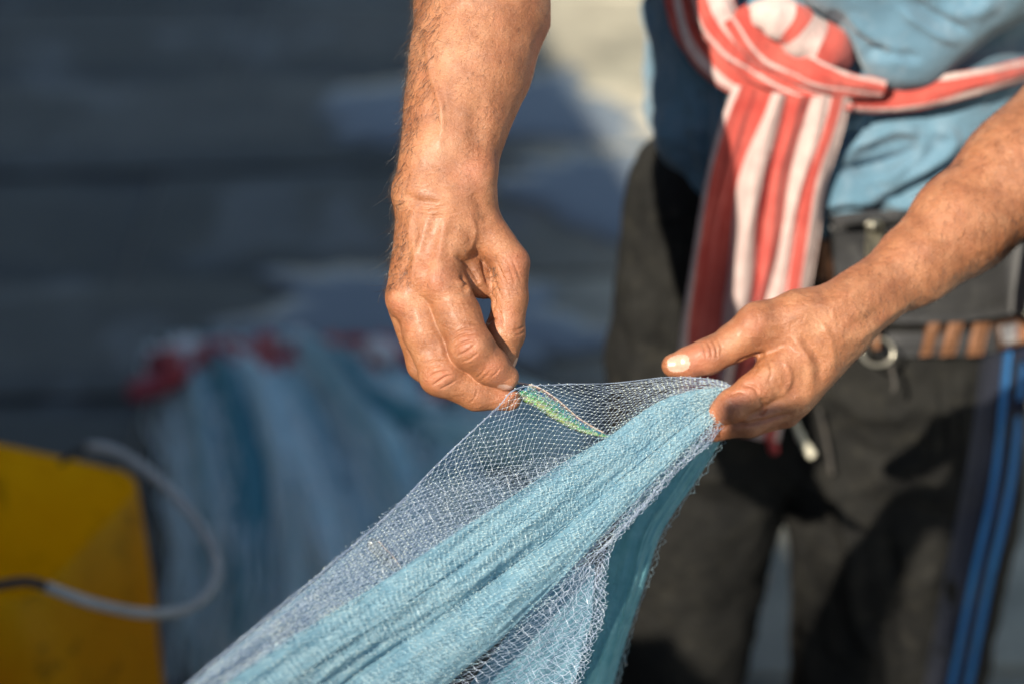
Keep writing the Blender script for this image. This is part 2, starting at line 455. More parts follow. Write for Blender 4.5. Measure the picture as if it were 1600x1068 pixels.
def m_fish():
    m, t, b, o = nt('fish_scales')
    a = attr(t, 'belly')     # 0 back .. 1 belly, by the fish's own pigment
    c = ramp(t, a.outputs['Fac'], [(0, (.30, .17, .14)), (.12, (.035, .13, .20)), (.36, (.035, .19, .19)), (.55, (.08, .24, .12)), (.82, (.30, .40, .18)), (1, (.08, .15, .10))])
    tc = t.nodes.new('ShaderNodeTexCoord')
    v = node(t, 'ShaderNodeTexVoronoi', Scale=700.0); t.links.new(tc.outputs['Object'], v.inputs['Vector'])
    c = mixc(t, .55, c, v.outputs['Color'], 'SOFT_LIGHT')
    sp = ramp(t, noise_fac(t, 800, 3, .7), [(.5, (0, 0, 0)), (.66, (1, 1, 1))])
    c = mixc(t, sp, c, (.45, .52, .32))
    t.links.new(c, b.inputs['Base Color']); b.inputs['Metallic'].default_value = .15; b.inputs['Roughness'].default_value = .28; b.inputs['Coat Weight'].default_value = .5
    bump(t, b, v.outputs['Distance'], .8, .0006)
    return m
fishm = m_fish()
finm = simple('fish_fin', (.45, .33, .26), (.6, .5, .4), 300, .3)

def m_ground():
    m, t, b, o = nt('harbour_concrete')
    c = ramp(t, noise_fac(t, 1.6, 8, .65, dist=.4), [(.3, (.36, .33, .25)), (.55, (.50, .46, .36)), (.75, (.62, .57, .45))])
    st = ramp(t, noise_fac(t, 7, 6, .7), [(.35, (.6, .6, .6)), (.6, (1, 1, 1))])
    c = mixc(t, 1.0, c, st, 'MULTIPLY')
    w = attr(t, 'shade_wet'); c = mixc(t, w.outputs['Fac'], c, (.026, .031, .034))  # dark damp tone that also paints the quay's shade into the concrete
    tn = attr(t, 'tone'); c = mixc(t, 1.0, c, tn.outputs['Color'], 'MULTIPLY')
    sa = ramp(t, noise_fac(t, 2.9, 7, .62, dist=.8), [(.56, (0, 0, 0)), (.60, (1, 1, 1))]); c = mixc(t, sa, c, (.10, .11, .118), 'LIGHTEN')
    mo = ramp(t, noise_fac(t, 2.2, 6, .65, dist=.5), [(.32, (.45, .48, .46)), (.66, (1.5, 1.45, 1.35))]); c = mixc(t, 1.0, c, mo, 'MULTIPLY')
    t.links.new(c, b.inputs['Base Color'])
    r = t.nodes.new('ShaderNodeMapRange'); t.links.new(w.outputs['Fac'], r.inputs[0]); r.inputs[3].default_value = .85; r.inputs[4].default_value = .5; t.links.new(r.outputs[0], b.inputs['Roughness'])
    bump(t, b, noise_fac(t, 45, 8, .7), .6, .006)
    return m
groundm = m_ground()
groundfar = simple('far_ground', (.26, .24, .19), (.42, .39, .32), 1.2, .9, .01, bscale=25)
def m_puddle():
    m, t, b, o = nt('puddle_water')
    b.inputs['Base Color'].default_value = (.19, .22, .245, 1); b.inputs['Roughness'].default_value = .22; b.inputs['IOR'].default_value = 1.33
    b.inputs['Specular IOR Level'].default_value = .35
    bump(t, b, noise_fac(t, 14, 4, .5), .25, .004); return m
puddlem = m_puddle()
def m_bucket():
    m, t, b, o = nt('yellow_plastic')
    c = ramp(t, noise_fac(t, 9, 6, .65), [(.3, (.80, .50, .015)), (.7, (.92, .64, .03))])
    d = ramp(t, noise_fac(t, 26, 6, .75), [(.56, (0, 0, 0)), (.72, (1, 1, 1))]); c = mixc(t, d, c, (.26, .18, .03))
    t.links.new(c, b.inputs['Base Color']); b.inputs['Roughness'].default_value = .42
    tr = t.nodes.new('ShaderNodeBsdfTranslucent'); t.links.new(c, tr.inputs[0]); mx = t.nodes.new('ShaderNodeMixShader'); mx.inputs[0].default_value = .8
    t.links.new(b.outputs[0], mx.inputs[1]); t.links.new(tr.outputs[0], mx.inputs[2]); t.links.new(mx.outputs[0], o.inputs[0])
    bump(t, b, noise_fac(t, 60, 5, .6), .3, .002); return m
bucketm = m_bucket()
ropem = simple('grey_hose', (.28, .30, .30), (.44, .45, .44), 60, .5, .0006)
darkcord = simple('dark_cord', (.03, .03, .03), (.07, .06, .05), 200, .8, .0005)
redm = simple('red_cord', (.34, .03, .035), (.52, .06, .06), 90, .6, .001)
wallm = simple('rendered_wall', (.22, .21, .19), (.34, .32, .28), 3, .9, .01, bscale=30)

# ================================================================ SETTING
# ground: one far sheet, concrete slabs set out on it in rows
S = 120.0
g = 14; xs = np.linspace(-S, S, g)
gv = np.array([(x, y, -.014) for x in xs for y in xs])
tagit(mk('ground', gv, grid_faces(g, g)[:, ::-1], groundfar), kind='structure')
paving = bpy.data.objects.new('pavement', None); COL.objects.link(paving); paving.location = (0, 0, 0); tagit(paving, kind='structure')
def shade_damp(x, y):
    """damp and painted shade in one: darkens the concrete up to the shade edge"""
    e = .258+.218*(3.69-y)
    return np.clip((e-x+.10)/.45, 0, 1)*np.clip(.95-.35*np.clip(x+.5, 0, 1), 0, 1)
row_edges = [on_ground(300, p)[1] for p in (1500, 1068, 800, 600, 425, 255, 118, -10)]
row_edges = [0.0, 0.75]+[y for y in row_edges if y > 1.0]
y = row_edges[-1]
while y < 14: y += .8; row_edges.append(y)
SL = math.radians(-3.0)
slab_n = 0
for r in range(len(row_edges)-1):
    y0, y1 = row_edges[r], row_edges[r+1]
    x = -4.6+(r % 2)*.5
    while x < 4.6:
        w = 1.25+.15*random.random()
        x0, x1 = x, x+w; x += w
        if y1 < .5: continue
        nx, ny = 8, 6; gp = .004; dz = random.uniform(-.004, .006); tilt = random.uniform(-.003, .003)
        X = np.linspace(x0+gp, x1-gp, nx); Y = np.linspace(y0+gp, y1-gp, ny)
        P = np.array([(a, b+math.tan(SL)*-a*.9, dz+tilt*(a-x0)) for a in X for b in Y])
        top = P.copy(); edge = np.zeros(len(P), bool)
        edge = np.array([(i in (0, nx-1)) or (j in (0, ny-1)) for i in range(nx) for j in range(ny)])
        bev = P.copy(); bev[:, 2] -= .006*edge
        F = grid_faces(nx, ny)[:, ::-1].tolist()
        ring = [i*ny for i in range(nx)]+[(nx-1)*ny+j for j in range(1, ny)]+[i*ny+ny-1 for i in range(nx-2, -1, -1)]+[j for j in range(ny-2, 0, -1)]
        low = bev[ring].copy(); low[:, 2] = -.013; b0 = len(bev)
        for q in range(len(ring)):
            q2 = (q+1) % len(ring); F.append((ring[q], b0+q, b0+q2, ring[q2]))
        VV = np.vstack([bev, low]); tone = (1.25 if r % 2 else .8)*random.uniform(.85, 1.15)
        mk('slab', VV, [f for f in F], groundm, paving, smooth=False, attrs={'shade_wet': shade_damp(VV[:, 0], VV[:, 1]), 'tone': np.tile([tone*1.0]*3, (len(VV), 1))}); slab_n += 1
# puddles
def puddle(cx, cy, pts, label, dz=.0105):
    c = np.array([on_ground(*p)[:2] for p in pts])
    n = len(c); q = spline(np.vstack([c, c[0]]), 60)[:-1]
    m = q.mean(0); ang = np.arange(len(q))
    jit = 1+.22*np.array([vnoise(np.array([[a*.45, 1.3, cx*7.01]]))[0]+.5*vnoise(np.array([[a*1.1, 4.3, cx*7.01]]))[0] for a in ang])
    q = m+(q-m)*jit[:, None]
    rings = [np.c_[m+(q-m)*s, np.full(len(q), dz if s < 1 else dz-.004)] for s in (1, .97, .6, .25)]
    V = np.vstack(rings); F = []
    L = len(q)
    for r in range(3):
        for i in range(L): F.append((r*L+i, r*L+(i+1) % L, (r+1)*L+(i+1) % L, (r+1)*L+i))
    V = np.vstack([V, [*m, dz]])
    for i in range(L): F.append((3*L+i, 3*L+(i+1) % L, 4*L))
    tagit(mk('puddle', V, F, puddlem), kind='structure')
puddle(1, 1, [(495, 222), (520, 165), (600, 130), (720, 118), (860, 112), (960, 150), (1010, 215), (900, 228), (700, 222), (600, 228)], '')
puddle(2, 1, [(800, 262), (900, 240), (1010, 238), (1060, 290), (1020, 380), (930, 372), (850, 330), (790, 300)], '')
puddle(3, 1, [(425, 440), (470, 424), (600, 418), (720, 430), (860, 470), (960, 520), (900, 560), (700, 560), (520, 540), (380, 545), (310, 520), (420, 478)], '')

# unseen building added on the sun's side to throw shade over the ground
def edge_x(y): return .19+.218*(3.69-y)
hw = 3.0; sx, sy = to_sun.x/to_sun.z*hw, to_sun.y/to_sun.z*hw
ya, yb = -7.0, 9.0
pa = np.array([edge_x(ya)+sx, ya+sy, 0]); pb = np.array([edge_x(yb)+sx, yb+sy, 0])
dirv = (pb-pa)/np.linalg.norm(pb-pa); nrm = np.array([-dirv[1], dirv[0], 0])   # away from the scene
shade_shed = empty('shade_shed', tuple(pa), 'unseen grey building added on the sunny side to shade the quay', 'shade_shed')
def boxw(p0, p1, z0, z1, depth, inset=0):
    a, b = np.array(p0), np.array(p1)
    P = [a, b, b+nrm*depth, a+nrm*depth]
    V = [np.array([*q[:2], z]) for z in (z0, z1) for q in P]
    F = [(0, 1, 2, 3), (4, 7, 6, 5), (0, 4, 5, 1), (1, 5, 6, 2), (2, 6, 7, 3), (3, 7, 4, 0)]
    return np.array(V), F
LT = np.linalg.norm(pb-pa); cut = (-.75-pa[1])/(pb[1]-pa[1])*LT; pc = pa+dirv*cut; setb = nrm*.09  # near part of the added building set back so the held net stays lit
v, f = boxw(pc+nrm*.25, pb+nrm*.25, -.03, hw-.12, 3.5); mk('wall', v, f, wallm, shade_shed, smooth=False)
v, f = boxw(pa+nrm*.25+setb, pc+nrm*.25+setb, -.03, hw-.12, 3.34); mk('wall', v, f, wallm, shade_shed, smooth=False)
v, f = boxw(pa-dirv*.2+setb, pc+setb, hw-.12, hw, 3.84); mk('roof', v, f, wallm, shade_shed, smooth=False)
v, f = boxw(pc, pb+dirv*.2, hw-.12, hw, 4.0); mk('roof', v, f, simple('roof_sheet', (.18, .17, .16), (.26, .25, .24), 8, .7), shade_shed, smooth=False)
for i in range(4):
    c = pa+dirv*(2.5+i*3.6)+nrm*.245
    v, f = boxw(c, c+dirv*1.3, .9, 2.0, .06); w_ = mk('window', v-nrm*.02, f, simple('window_frame%d' % i, (.10, .12, .12), (.14, .16, .16), 20, .5), shade_shed, smooth=False)

# unseen stacks of crates added beside the viewer to throw shade over the legs
cratem = simple('shade_crate_plastic', (.05, .10, .22), (.08, .14, .28), 20, .5)
def crate(px_, py_, z, w, d, h, label):
    root = empty('shade_crate', (px_, py_, z), label, 'crate', 'unseen stacks added to block the sun')
    t = .012
    def bx(name, x0, x1, y0, y1, z0_, z1_):
        v = np.array([(x, y, zz) for zz in (z0_, z1_) for x, y in ((x0, y0), (x1, y0), (x1, y1), (x0, y1))])+np.array([px_, py_, z])
        mk(name, v, [(3, 2, 1, 0), (4, 5, 6, 7), (0, 1, 5, 4), (1, 2, 6, 5), (2, 3, 7, 6), (3, 0, 4, 7)], cratem, root, smooth=False)
    bx('floor_panel', -w/2+t, w/2-t, -d/2+t, d/2-t, 0, t)
    bx('side_panel', -w/2, w/2, -d/2, -d/2+t, 0, h); bx('side_panel', -w/2, w/2, d/2-t, d/2, 0, h)
    bx('end_panel', -w/2, -w/2+t, -d/2+t, d/2-t, 0, h); bx('end_panel', w/2-t, w/2, -d/2+t, d/2-t, 0, h)
    bx('rim', -w/2-.006, w/2+.006, d/2, d/2+.008, h-.03, h)
for (cx_, cw, n_, top_, nm) in ((-.93, .54, 6, 1.63, 'wide stack farthest from the viewer'), (-.567, .155, 7, 1.45, 'narrow middle stack'), (-.268, .30, 7, 1.77, 'stack nearest the viewer')):
    hh = (top_-.012)/n_
    for k in range(n_):
        crate(cx_, -.01, .012+k*hh, cw, .40, hh-.004, 'unseen blue plastic box added to shade the legs, %s from the ground in the %s' % (('lowest', 'second', 'third', 'fourth', 'fifth', 'sixth', 'seventh')[k], nm))

# ================================================================ BODY: arms, hands, and the rest under the clothes
def finish_hand(F, relaxn=2):
    V, Q = F.mesh(); V = relax(V, Q, relaxn, .5); return V, Q, normals(V, Q)
c = lambda a, ra, b, rb: ('c', a, ra, b, rb)
bl = lambda a, r: ('b', a, r)
D_L = 1.185
L = Field((560, -60, -300), (860, 665, 110), 1.6)
# forearm and wrist
L.chain([c((782, -110, -160), 112, (757, 0, -112), 104), c((757, 0, -112), 104, (736, 100, -78), 91), c((736, 100, -78), 91, (717, 172, -52), 77),
         c((700, 165, -46), 64, (663, 285, -8), 44), c((733, 165, -50), 64, (728, 285, -10), 45), c((690, 240, -20), 50, (695, 320, -4), 42)], 30, 0)
L.chain([bl((744, 268, 4), 30), bl((650, 300, -8), 31)], 6, 22)
# back of the hand
L.chain([c((726, 315, -4), 42, (686, 425, 20), 37), c((692, 315, 4), 40, (652, 445, 10), 37), c((664, 315, -6), 42, (640, 468, -12), 36),
         c((662, 330, -30), 38, (655, 490, -50), 30), c((690, 380, -36), 44, (690, 430, -30), 36)], 22, 26)
# thumb metacarpal and the web of skin
L.chain([c((728, 318, -12), 36, (798, 410, -6), 28)], 10, 26)
L.chain([c((738, 360, -22), 26, (744, 425, -30), 20), c((744, 425, -30), 20, (768, 448, -32), 15), c((712, 436, -14), 28, (738, 440, -18), 20), c((738, 440, -18), 20, (756, 452, -22), 13)], 12, 14)
# index finger
L.chain([c((686, 430, 22), 38, (716, 495, 36), 35.5), c((716, 495, 36), 35.5, (736, 540, 47), 34), bl((737, 543, 50), 33.5), c((737, 545, 46), 33, (766, 571, 36), 28.5),
         c((766, 571, 36), 28.5, (790, 589, 24), 21)], 9, 6)
L.chain([bl((678, 436, 33), 33.5)], 4, 14)
L.chain([bl((742, 436, -8), 21), bl((728, 420, -2), 22), bl((757, 450, -16), 14)], 12, 12)
# middle finger
L.chain([c((646, 455, 10), 36, (664, 520, 18), 34), c((664, 520, 18), 34, (688, 578, 24), 33), bl((689, 584, 26), 33), c((690, 586, 22), 32, (744, 612, 8), 27.5),
         c((744, 612, 8), 27.5, (795, 623, 2), 19)], 9, 3.5)
L.chain([bl((634, 466, 12), 31)], 4, 14)
# ring and little finger, mostly behind
L.chain([c((640, 480, -18), 34, (664, 568, -26), 27), c((664, 568, -26), 27, (690, 595, -30), 24), c((690, 595, -30), 24, (740, 612, -34), 18)], 8, 3)
L.chain([c((655, 495, -52), 29, (690, 572, -66), 23), c((690, 572, -66), 23, (738, 592, -66), 17)], 8, 3)
# thumb
L.chain([c((799, 412, -6), 29, (797, 465, -10), 27), c((797, 465, -10), 27, (790, 516, -14), 29.5), bl((788, 520, -14), 30), c((789, 524, -15), 28, (785, 552, -16), 22.5),
         c((785, 552, -16), 22.5, (786, 588, -12), 14)], 10, 8)
LV, LQ, LN = finish_hand(L)
LS = [  # (width, height, traced line)
 # tendons and veins on the back of the hand
 (9, 3.0, [(700, 330), (690, 380), (683, 420)]), (8, 2.2, [(672, 330), (655, 390), (640, 450)]), (5, 1.6, [(735, 335), (742, 365), (730, 400)]),
 (5, 1.5, [(648, 320), (640, 360), (648, 400), (636, 440)]), (10, -3.0, [(672, 400), (662, 440), (660, 462)]), (12, -2.5, [(715, 395), (735, 420), (752, 440)]),
 (4, -3.0, [(704, 398), (722, 405), (738, 420), (748, 440), (752, 456)]), (4, -3.5, [(720, 428), (727, 440), (726, 452)]), (4, 3.0, [(712, 440), (728, 446), (734, 462)]),
 (3.5, -3.0, [(752, 400), (758, 425), (764, 450)]), (3, 2.2, [(740, 418), (748, 432), (752, 448)]),
 (7, -2.6, [(622, 300), (655, 315), (690, 318)]), (10, -3, [(740, 300), (755, 330), (765, 350)]),
 (2.2, -1.2, [(640, 322), (665, 326), (700, 322)]), (2.0, -1.0, [(650, 334), (680, 338), (720, 332)]),
 # forearm muscle and wrist bones
 (16, -3.0, [(752, 150), (745, 190), (742, 235)]), (14, 1.5, [(690, 60), (690, 140), (692, 220)]),
 (5, 1.8, [(665, 40), (672, 110), (690, 170), (688, 230)]),
 # index knuckle wrinkles
 (1.7, -1.9, [(705, 536), (714, 527), (726, 522), (742, 521)]), (1.8, -2.2, [(707, 546), (718, 538), (730, 533), (742, 531)]), (1.7, -2.0, [(714, 556), (726, 550), (737, 543), (744, 537)]),
 (1.5, -1.4, [(708, 524), (722, 515), (740, 513)]), (1.4, -1.1, [(722, 506), (738, 504), (750, 506)]), (1.5, -1.2, [(722, 565), (735, 560), (748, 550)]),
 (1.4, -1.2, [(744, 590), (752, 583), (760, 574)]), (1.3, -1.1, [(750, 595), (759, 587), (767, 578)]), (1.3, -1.0, [(766, 590), (775, 583), (781, 574)]),
 # middle knuckle wrinkles
 (1.8, -2.4, [(669, 592), (677, 584), (690, 580), (704, 580)]), (1.8, -2.4, [(676, 602), (687, 594), (697, 588), (706, 586)]), (1.5, -1.4, [(664, 580), (676, 572), (694, 569)]),
 (1.4, -1.2, [(664, 568), (680, 561), (697, 560)]), (1.4, -1.2, [(686, 608), (700, 602), (712, 594)]), (1.3, -1.0, [(735, 630), (742, 620), (746, 608)]),
 (9, -1.5, [(655, 545), (672, 550), (690, 548)]),
 # thumb wrinkles
 (1.6, -1.6, [(768, 425), (776, 448), (784, 466)]), (1.5, -1.4, [(776, 408), (786, 432), (796, 452)]), (1.5, -1.3, [(788, 404), (798, 424), (806, 446)]), (1.5, -1.1, [(800, 404), (808, 424), (814, 440)]),
 (1.6, -1.7, [(765, 455), (773, 470), (770, 486)]), (1.5, -1.4, [(778, 480), (784, 500), (786, 512)]), (1.6, -1.6, [(800, 516), (812, 514), (821, 508)]), (1.5, -1.2, [(804, 524), (814, 522), (821, 516)]),
 (2.2, -2.2, [(762, 506), (768, 498), (776, 500)]), (3, 2.0, [(764, 500), (760, 492), (764, 484)]),
]
for k in range(110):   # small cross lines on the back of the hand and the fingers
    x0 = rng.uniform(625, 800); y0 = rng.uniform(250, 560); a = rng.normal(.15, .35); l = rng.uniform(6, 16)
    LS.append((1.1, -.45, [(x0, y0), (x0+l*.5*math.cos(a), y0-l*.5*math.sin(a)+rng.normal(0, .6)), (x0+l*math.cos(a), y0-l*math.sin(a))]))
LS = [(w_, a_*(1.35 if w_ < 2.6 and a_ < -.5 else 1.25), p_) for w_, a_, p_ in LS]
LV, _ = strokes(LV, LN, LS); LV += LN*(fbm(LV/34., 3, 3)*.8)[:, None]; LN = normals(LV, LQ)
redL = np.clip(dots(LV, [(682, 438, 26, .45), (620, 475, 20, .4), (737, 540, 22, .45), (690, 588, 22, .55), (805, 420, 22, .35), (790, 500, 24, .35), (790, 612, 22, .3), (770, 580, 22, .3), (640, 510, 16, .2), (745, 265, 24, .25), (665, 110, 20, .12)])+.12*fbm(LV/30, 3, 11), 0, .7)
paleL = np.clip(dots(LV, [(690, 80, 50, .25), (690, 235, 30, .2), (680, 415, 16, .3)])+.15*fbm(LV/18, 3, 21)-.03, 0, .6)
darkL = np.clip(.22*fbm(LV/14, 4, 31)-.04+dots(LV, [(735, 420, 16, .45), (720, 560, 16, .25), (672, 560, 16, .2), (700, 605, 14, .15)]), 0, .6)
LM = np.zeros(len(LQ), int)
# nails: index (turned under) and thumb (edge showing)
def nail_faces(V, Q, N, c0, ax, r, nmin):
    C = V[Q].mean(1); d = C-np.array(c0); ax = np.array(ax, float); ax /= np.linalg.norm(ax)
    n = np.array(nmin, float); n /= np.linalg.norm(n)
    side = np.cross(n, ax); q = np.abs(d@ax/r[0])**2.6+np.abs(d@side/r[1])**2.6+(d@n/r[2])**2
    return (q < 1) & (N[Q].mean(1)@n > .25)
LM[nail_faces(LV, LQ, LN, (789, 603, 34), (.9, .35, -.3), (13, 8, 14), (-.1, .75, .6))] = 1
LM[nail_faces(LV, LQ, LN, (799, 568, -12), (0, 1, 0), (15, 9, 12), (1, 0, .2))] = 1

D_R = 1.235
R = Field((1015, 60, -440), (1665, 715, 90), 1.9)
R.chain([c((1700, 185, -285), 108, (1600, 268, -210), 92), c((1600, 268, -210), 92, (1500, 352, -145), 75), c((1500, 352, -145), 75, (1436, 410, -102), 59),
         c((1436, 410, -102), 59, (1348, 470, -48), 48), c((1348, 470, -48), 48, (1300, 505, -22), 46)], 30, 0)
R.chain([c((1315, 485, -30), 44, (1250, 498, -10), 43), c((1250, 498, -10), 43, (1186, 508, 4), 33), c((1186, 508, 4), 33, (1150, 533, 6), 28)], 18, 22)
R.chain([c((1310, 505, -20), 44, (1210, 588, 10), 32), c((1320, 512, -25), 42, (1238, 618, -4), 32), c((1312, 528, -45), 40, (1228, 636, -25), 30), c((1270, 540, -25), 40, (1220, 570, -10), 34)], 18, 24)
# thumb
R.chain([c((1184, 510, 6), 32, (1148, 535, 7), 28.5), c((1148, 535, 7), 28.5, (1106, 557, 9), 28), c((1106, 557, 9), 28, (1078, 566, 10), 24.5), c((1078, 566, 10), 24.5, (1053, 570, 10), 19)], 8, 10)
R.chain([bl((1176, 508, 20), 20)], 4, 14)
# index, middle, ring
R.chain([c((1206, 590, 12), 33, (1150, 630, 24), 27), bl((1146, 632, 24), 26), c((1146, 634, 20), 25, (1110, 652, -6), 19), c((1110, 652, -6), 19, (1094, 656, -24), 15)], 8, 6)
R.chain([c((1236, 622, -6), 30, (1172, 656, 2), 25), c((1172, 656, 2), 25, (1120, 668, -12), 19.5), c((1120, 668, -12), 19.5, (1097, 673, -22), 15.5)], 8, 4)
R.chain([c((1226, 640, -28), 28, (1170, 660, -34), 22), c((1170, 660, -34), 22, (1112, 668, -44), 16)], 8, 4)
RV, RQ, RN = finish_hand(R)
RS = [(1.8, -1.8, [(1098, 538), (1102, 548), (1104, 560)]), (1.8, -2.0, [(1106, 534), (1111, 546), (1112, 560)]), (1.8, -1.8, [(1114, 532), (1119, 544), (1120, 558)]), (1.7, -1.4, [(1122, 530), (1127, 542), (1127, 554)]),
      (3.5, -6, [(1150, 568), (1172, 560), (1198, 550)]), (6, -3, [(1196, 552), (1215, 545), (1232, 538)]), (3, -3, [(1160, 600), (1178, 604), (1186, 618)]), (3.5, -4, [(1188, 620), (1194, 636), (1186, 650)]),
      (3.5, -4.5, [(1135, 660), (1160, 662), (1200, 655), (1240, 645)]), (8, 3.5, [(1232, 520), (1262, 560), (1268, 610)]), (8, -3, [(1250, 520), (1278, 560), (1284, 600)]), (6, 2.6, [(1282, 500), (1300, 540), (1300, 580)]),
      (5, 2.4, [(1225, 560), (1235, 590), (1222, 620)]), (9, 3, [(1250, 480), (1310, 470), (1370, 430)]), (8, -2.5, [(1320, 520), (1350, 500), (1390, 478)]), (6, 2.0, [(1330, 540), (1380, 500), (1440, 460)]),
      (2, -1.6, [(1176, 556), (1182, 572), (1176, 590)]), (2, -1.4, [(1200, 560), (1205, 580), (1200, 596)]), (2, -1.6, [(1138, 618), (1152, 612), (1166, 614)])]
for k in range(50):
    x0 = rng.uniform(1170, 1330); y0 = rng.uniform(470, 640); a = rng.normal(1.2, .5); l = rng.uniform(8, 20)
    RS.append((1.4, -.6, [(x0, y0), (x0+l*.5*math.cos(a)+1, y0+l*.5*math.sin(a)), (x0+l*math.cos(a), y0+l*math.sin(a))]))
RS = [(w_, a_*1.2, p_) for w_, a_, p_ in RS]
RV, _ = strokes(RV, RN, RS); RV += RN*(fbm(RV/26., 3, 5)*1.3)[:, None]; RN = normals(RV, RQ)
redR = np.clip(dots(RV, [(1176, 508, 22, .3), (1085, 560, 34, .5), (1148, 628, 26, .45), (1110, 665, 30, .45), (1200, 660, 30, .3), (1175, 600, 20, .3)])+.12*fbm(RV/30, 3, 12), 0, .7)
paleR = np.clip(.15*fbm(RV/18, 3, 22)-.02, 0, .5)
darkR = np.clip(.25*fbm(RV/20, 4, 32)-.05, 0, .5)
RM = np.zeros(len(RQ), int)
RM[nail_faces(RV, RQ, RN, (1061, 567, 28), (1, -.12, 0), (18.5, 13.5, 14), (-.12, -.1, 1))] = 1

# coarse remainder of the body, in metres: upper arms, trunk, neck, head, legs, feet
elb_l = PW([(812, -270, -260)], D_L)[0]; wl = PW([(772, -60, -142)], D_L)[0]
elb_r = PW([(1760, 125, -350)], D_R)[0]; wr = PW([(1640, 235, -240)], D_R)[0]
TX, TY = .262, 1.56
sh_l = np.array([TX-.185, TY-.02, 1.42]); sh_r = np.array([TX+.185, TY, 1.42])
B = Field((-.30, .80, -.01), (.85, 1.85, 1.80), .0125)
B.F[:] = .2
B.chain([c(wl, .037, elb_l, .040), c(elb_l, .043, sh_l, .050)], .01, 0)
B.chain([c(wr, .034, elb_r, .040), c(elb_r, .043, sh_r, .050)], .01, 0)
B.chain([c((TX, TY+.02, .98), .085, (TX, TY+.01, 1.36), .095), c((TX-.02, TY+.05, .98), .06, (TX-.08, TY, 1.35), .085), c((TX+.06, TY+.02, .98), .08, (TX+.08, TY, 1.35), .09), c(sh_l, .055, sh_r, .055)], .05, .03)
B.chain([c((TX, TY, 1.42), .056, (TX, TY-.03, 1.55), .054)], .02, .03)
B.chain([('e', (TX, TY-.04, 1.64), (.078, .098, .125)), c((TX, TY-.125, 1.60), .016, (TX, TY-.145, 1.615), .014), bl((TX, TY-.10, 1.545), .03), bl((TX-.08, TY-.03, 1.63), .018), bl((TX+.08, TY-.03, 1.63), .018)], .02, .02)
for s, fx in ((-1, .04), (1, .04)):
    hip = (TX+s*.085, TY, .92); kn = (TX+s*.11+fx, TY-.01, .50); an = (TX+s*.12+fx, TY+.02, .09)
    B.chain([c((hip[0], hip[1]+.04, .90), .06, kn, .050), c(kn, .050, an, .036), c((an[0], an[1]+.02, .045), .035, (an[0]+s*.02, an[1]-.14, .030), .026)], .03, .03)
BV, BQ = B.mesh(); BV = relax(BV, BQ, 2)
ROOT = (TX, TY, 0.0)
person = empty('person', ROOT, 'standing man in blue shirt and black trousers picking at a pale blue net', 'person')
LW = PW(LV, D_L); RW = PW(RV, D_R)
# the traced frames run down and towards the viewer: right-handed check of winding
def orient(Vw, Q, centre_pts=None):
    a = Vw[Q[:, 2]]-Vw[Q[:, 0]]; b = Vw[Q[:, 3]]-Vw[Q[:, 1]]; fn = np.cross(a, b); cen = Vw[Q].mean(1)
    vol = (cen*fn).sum()
    return Q if vol > 0 else Q[:, ::-1]
LQo = orient(LW-LW.mean(0), LQ); RQo = orient(RW-RW.mean(0), RQ); BQo = orient(BV-BV.mean(0), BQ)
V, Q = merge([(LW, LQo), (RW, RQo), (BV, BQo)])
z0 = np.zeros(len(BV))
body = mk('body', V, Q, [skin, nail], person, attrs={'red': np.r_[redL, redR, z0], 'pale': np.r_[paleL, paleR, z0], 'dark': np.r_[darkL, darkR, z0]},
          matidx=np.r_[LM, RM, np.zeros(len(BQ), int)])

# arm hair
def hairs(V, N, Q, D0, n, region, along, lmin, lmax, curl, rad, weight=None):
    C = V[Q].mean(1); NN = N[Q].mean(1); NN /= np.linalg.norm(NN, axis=1)[:, None]
    m = region(C, NN); ix = np.flatnonzero(m)
    w = weight(C[ix], NN[ix]) if weight else np.ones(len(ix)); w = w/w.sum()
    s = rng.choice(ix, n, p=w); P = C[s]; Nn = NN[s]
    A = along(P)+rng.normal(0, .35, (n, 3)); A /= np.linalg.norm(A, axis=1)[:, None]
    A -= Nn*(A*Nn).sum(1)[:, None]
    ln = rng.uniform(lmin, lmax, n)[:, None]
    lift = rng.uniform(.15, .6, n)[:, None]
    cv = rng.normal(0, curl, (n, 3)); pts = [P-Nn*.6]
    K_ = 5
    for k in range(1, K_+1):
        t = k/K_
        pts.append(P+A*ln*t*(1-.1*t)+Nn*ln*(lift*t*(1.25-.75*t))+cv*ln*t*t)
    Pw = [PW(q, D0) for q in pts]; parts = []
    u = K*D0
    for k in range(K_):
        r0 = rad*u*(1-k/K_*.85); r1 = rad*u*(1-(k+1)/K_*.85)
        parts.append(tubes(Pw[k], Pw[k+1], r0, r1, 3))
    return merge(parts)
alongL = lambda P: np.where(P[:, 1:2] > 330, np.array([[-.35, .9, .1]]), np.array([[-.55, .75, .15]]))
h1 = hairs(LV, LN, LQ, D_L, 1900, lambda C, n: (C[:, 1] < 400) & (C[:, 1] > -50) & (n[:, 2] > -.5), alongL, 8, 20, .12, .17,
           weight=lambda C, n: .30+1.5*np.clip(-n[:, 0], 0, 1)**2*2.2+np.exp(-((C[:, 0]-752)**2)/900)*(C[:, 1] < 260)*1.6)
h1b = hairs(LV, LN, LQ, D_L, 1500, lambda C, n: (C[:, 1] < 455) & (C[:, 1] > -50) & (n[:, 0] < -.55), lambda P: np.tile([[-.5, .75, .2]], (len(P), 1)), 14, 36, .32, .28)
h1c = hairs(LV, LN, LQ, D_L, 260, lambda C, n: (C[:, 1] > 400) & (C[:, 1] < 540) & (n[:, 2] > .3), lambda P: np.tile([[.3, .9, .1]], (len(P), 1)), 4, 9, .12, .14)
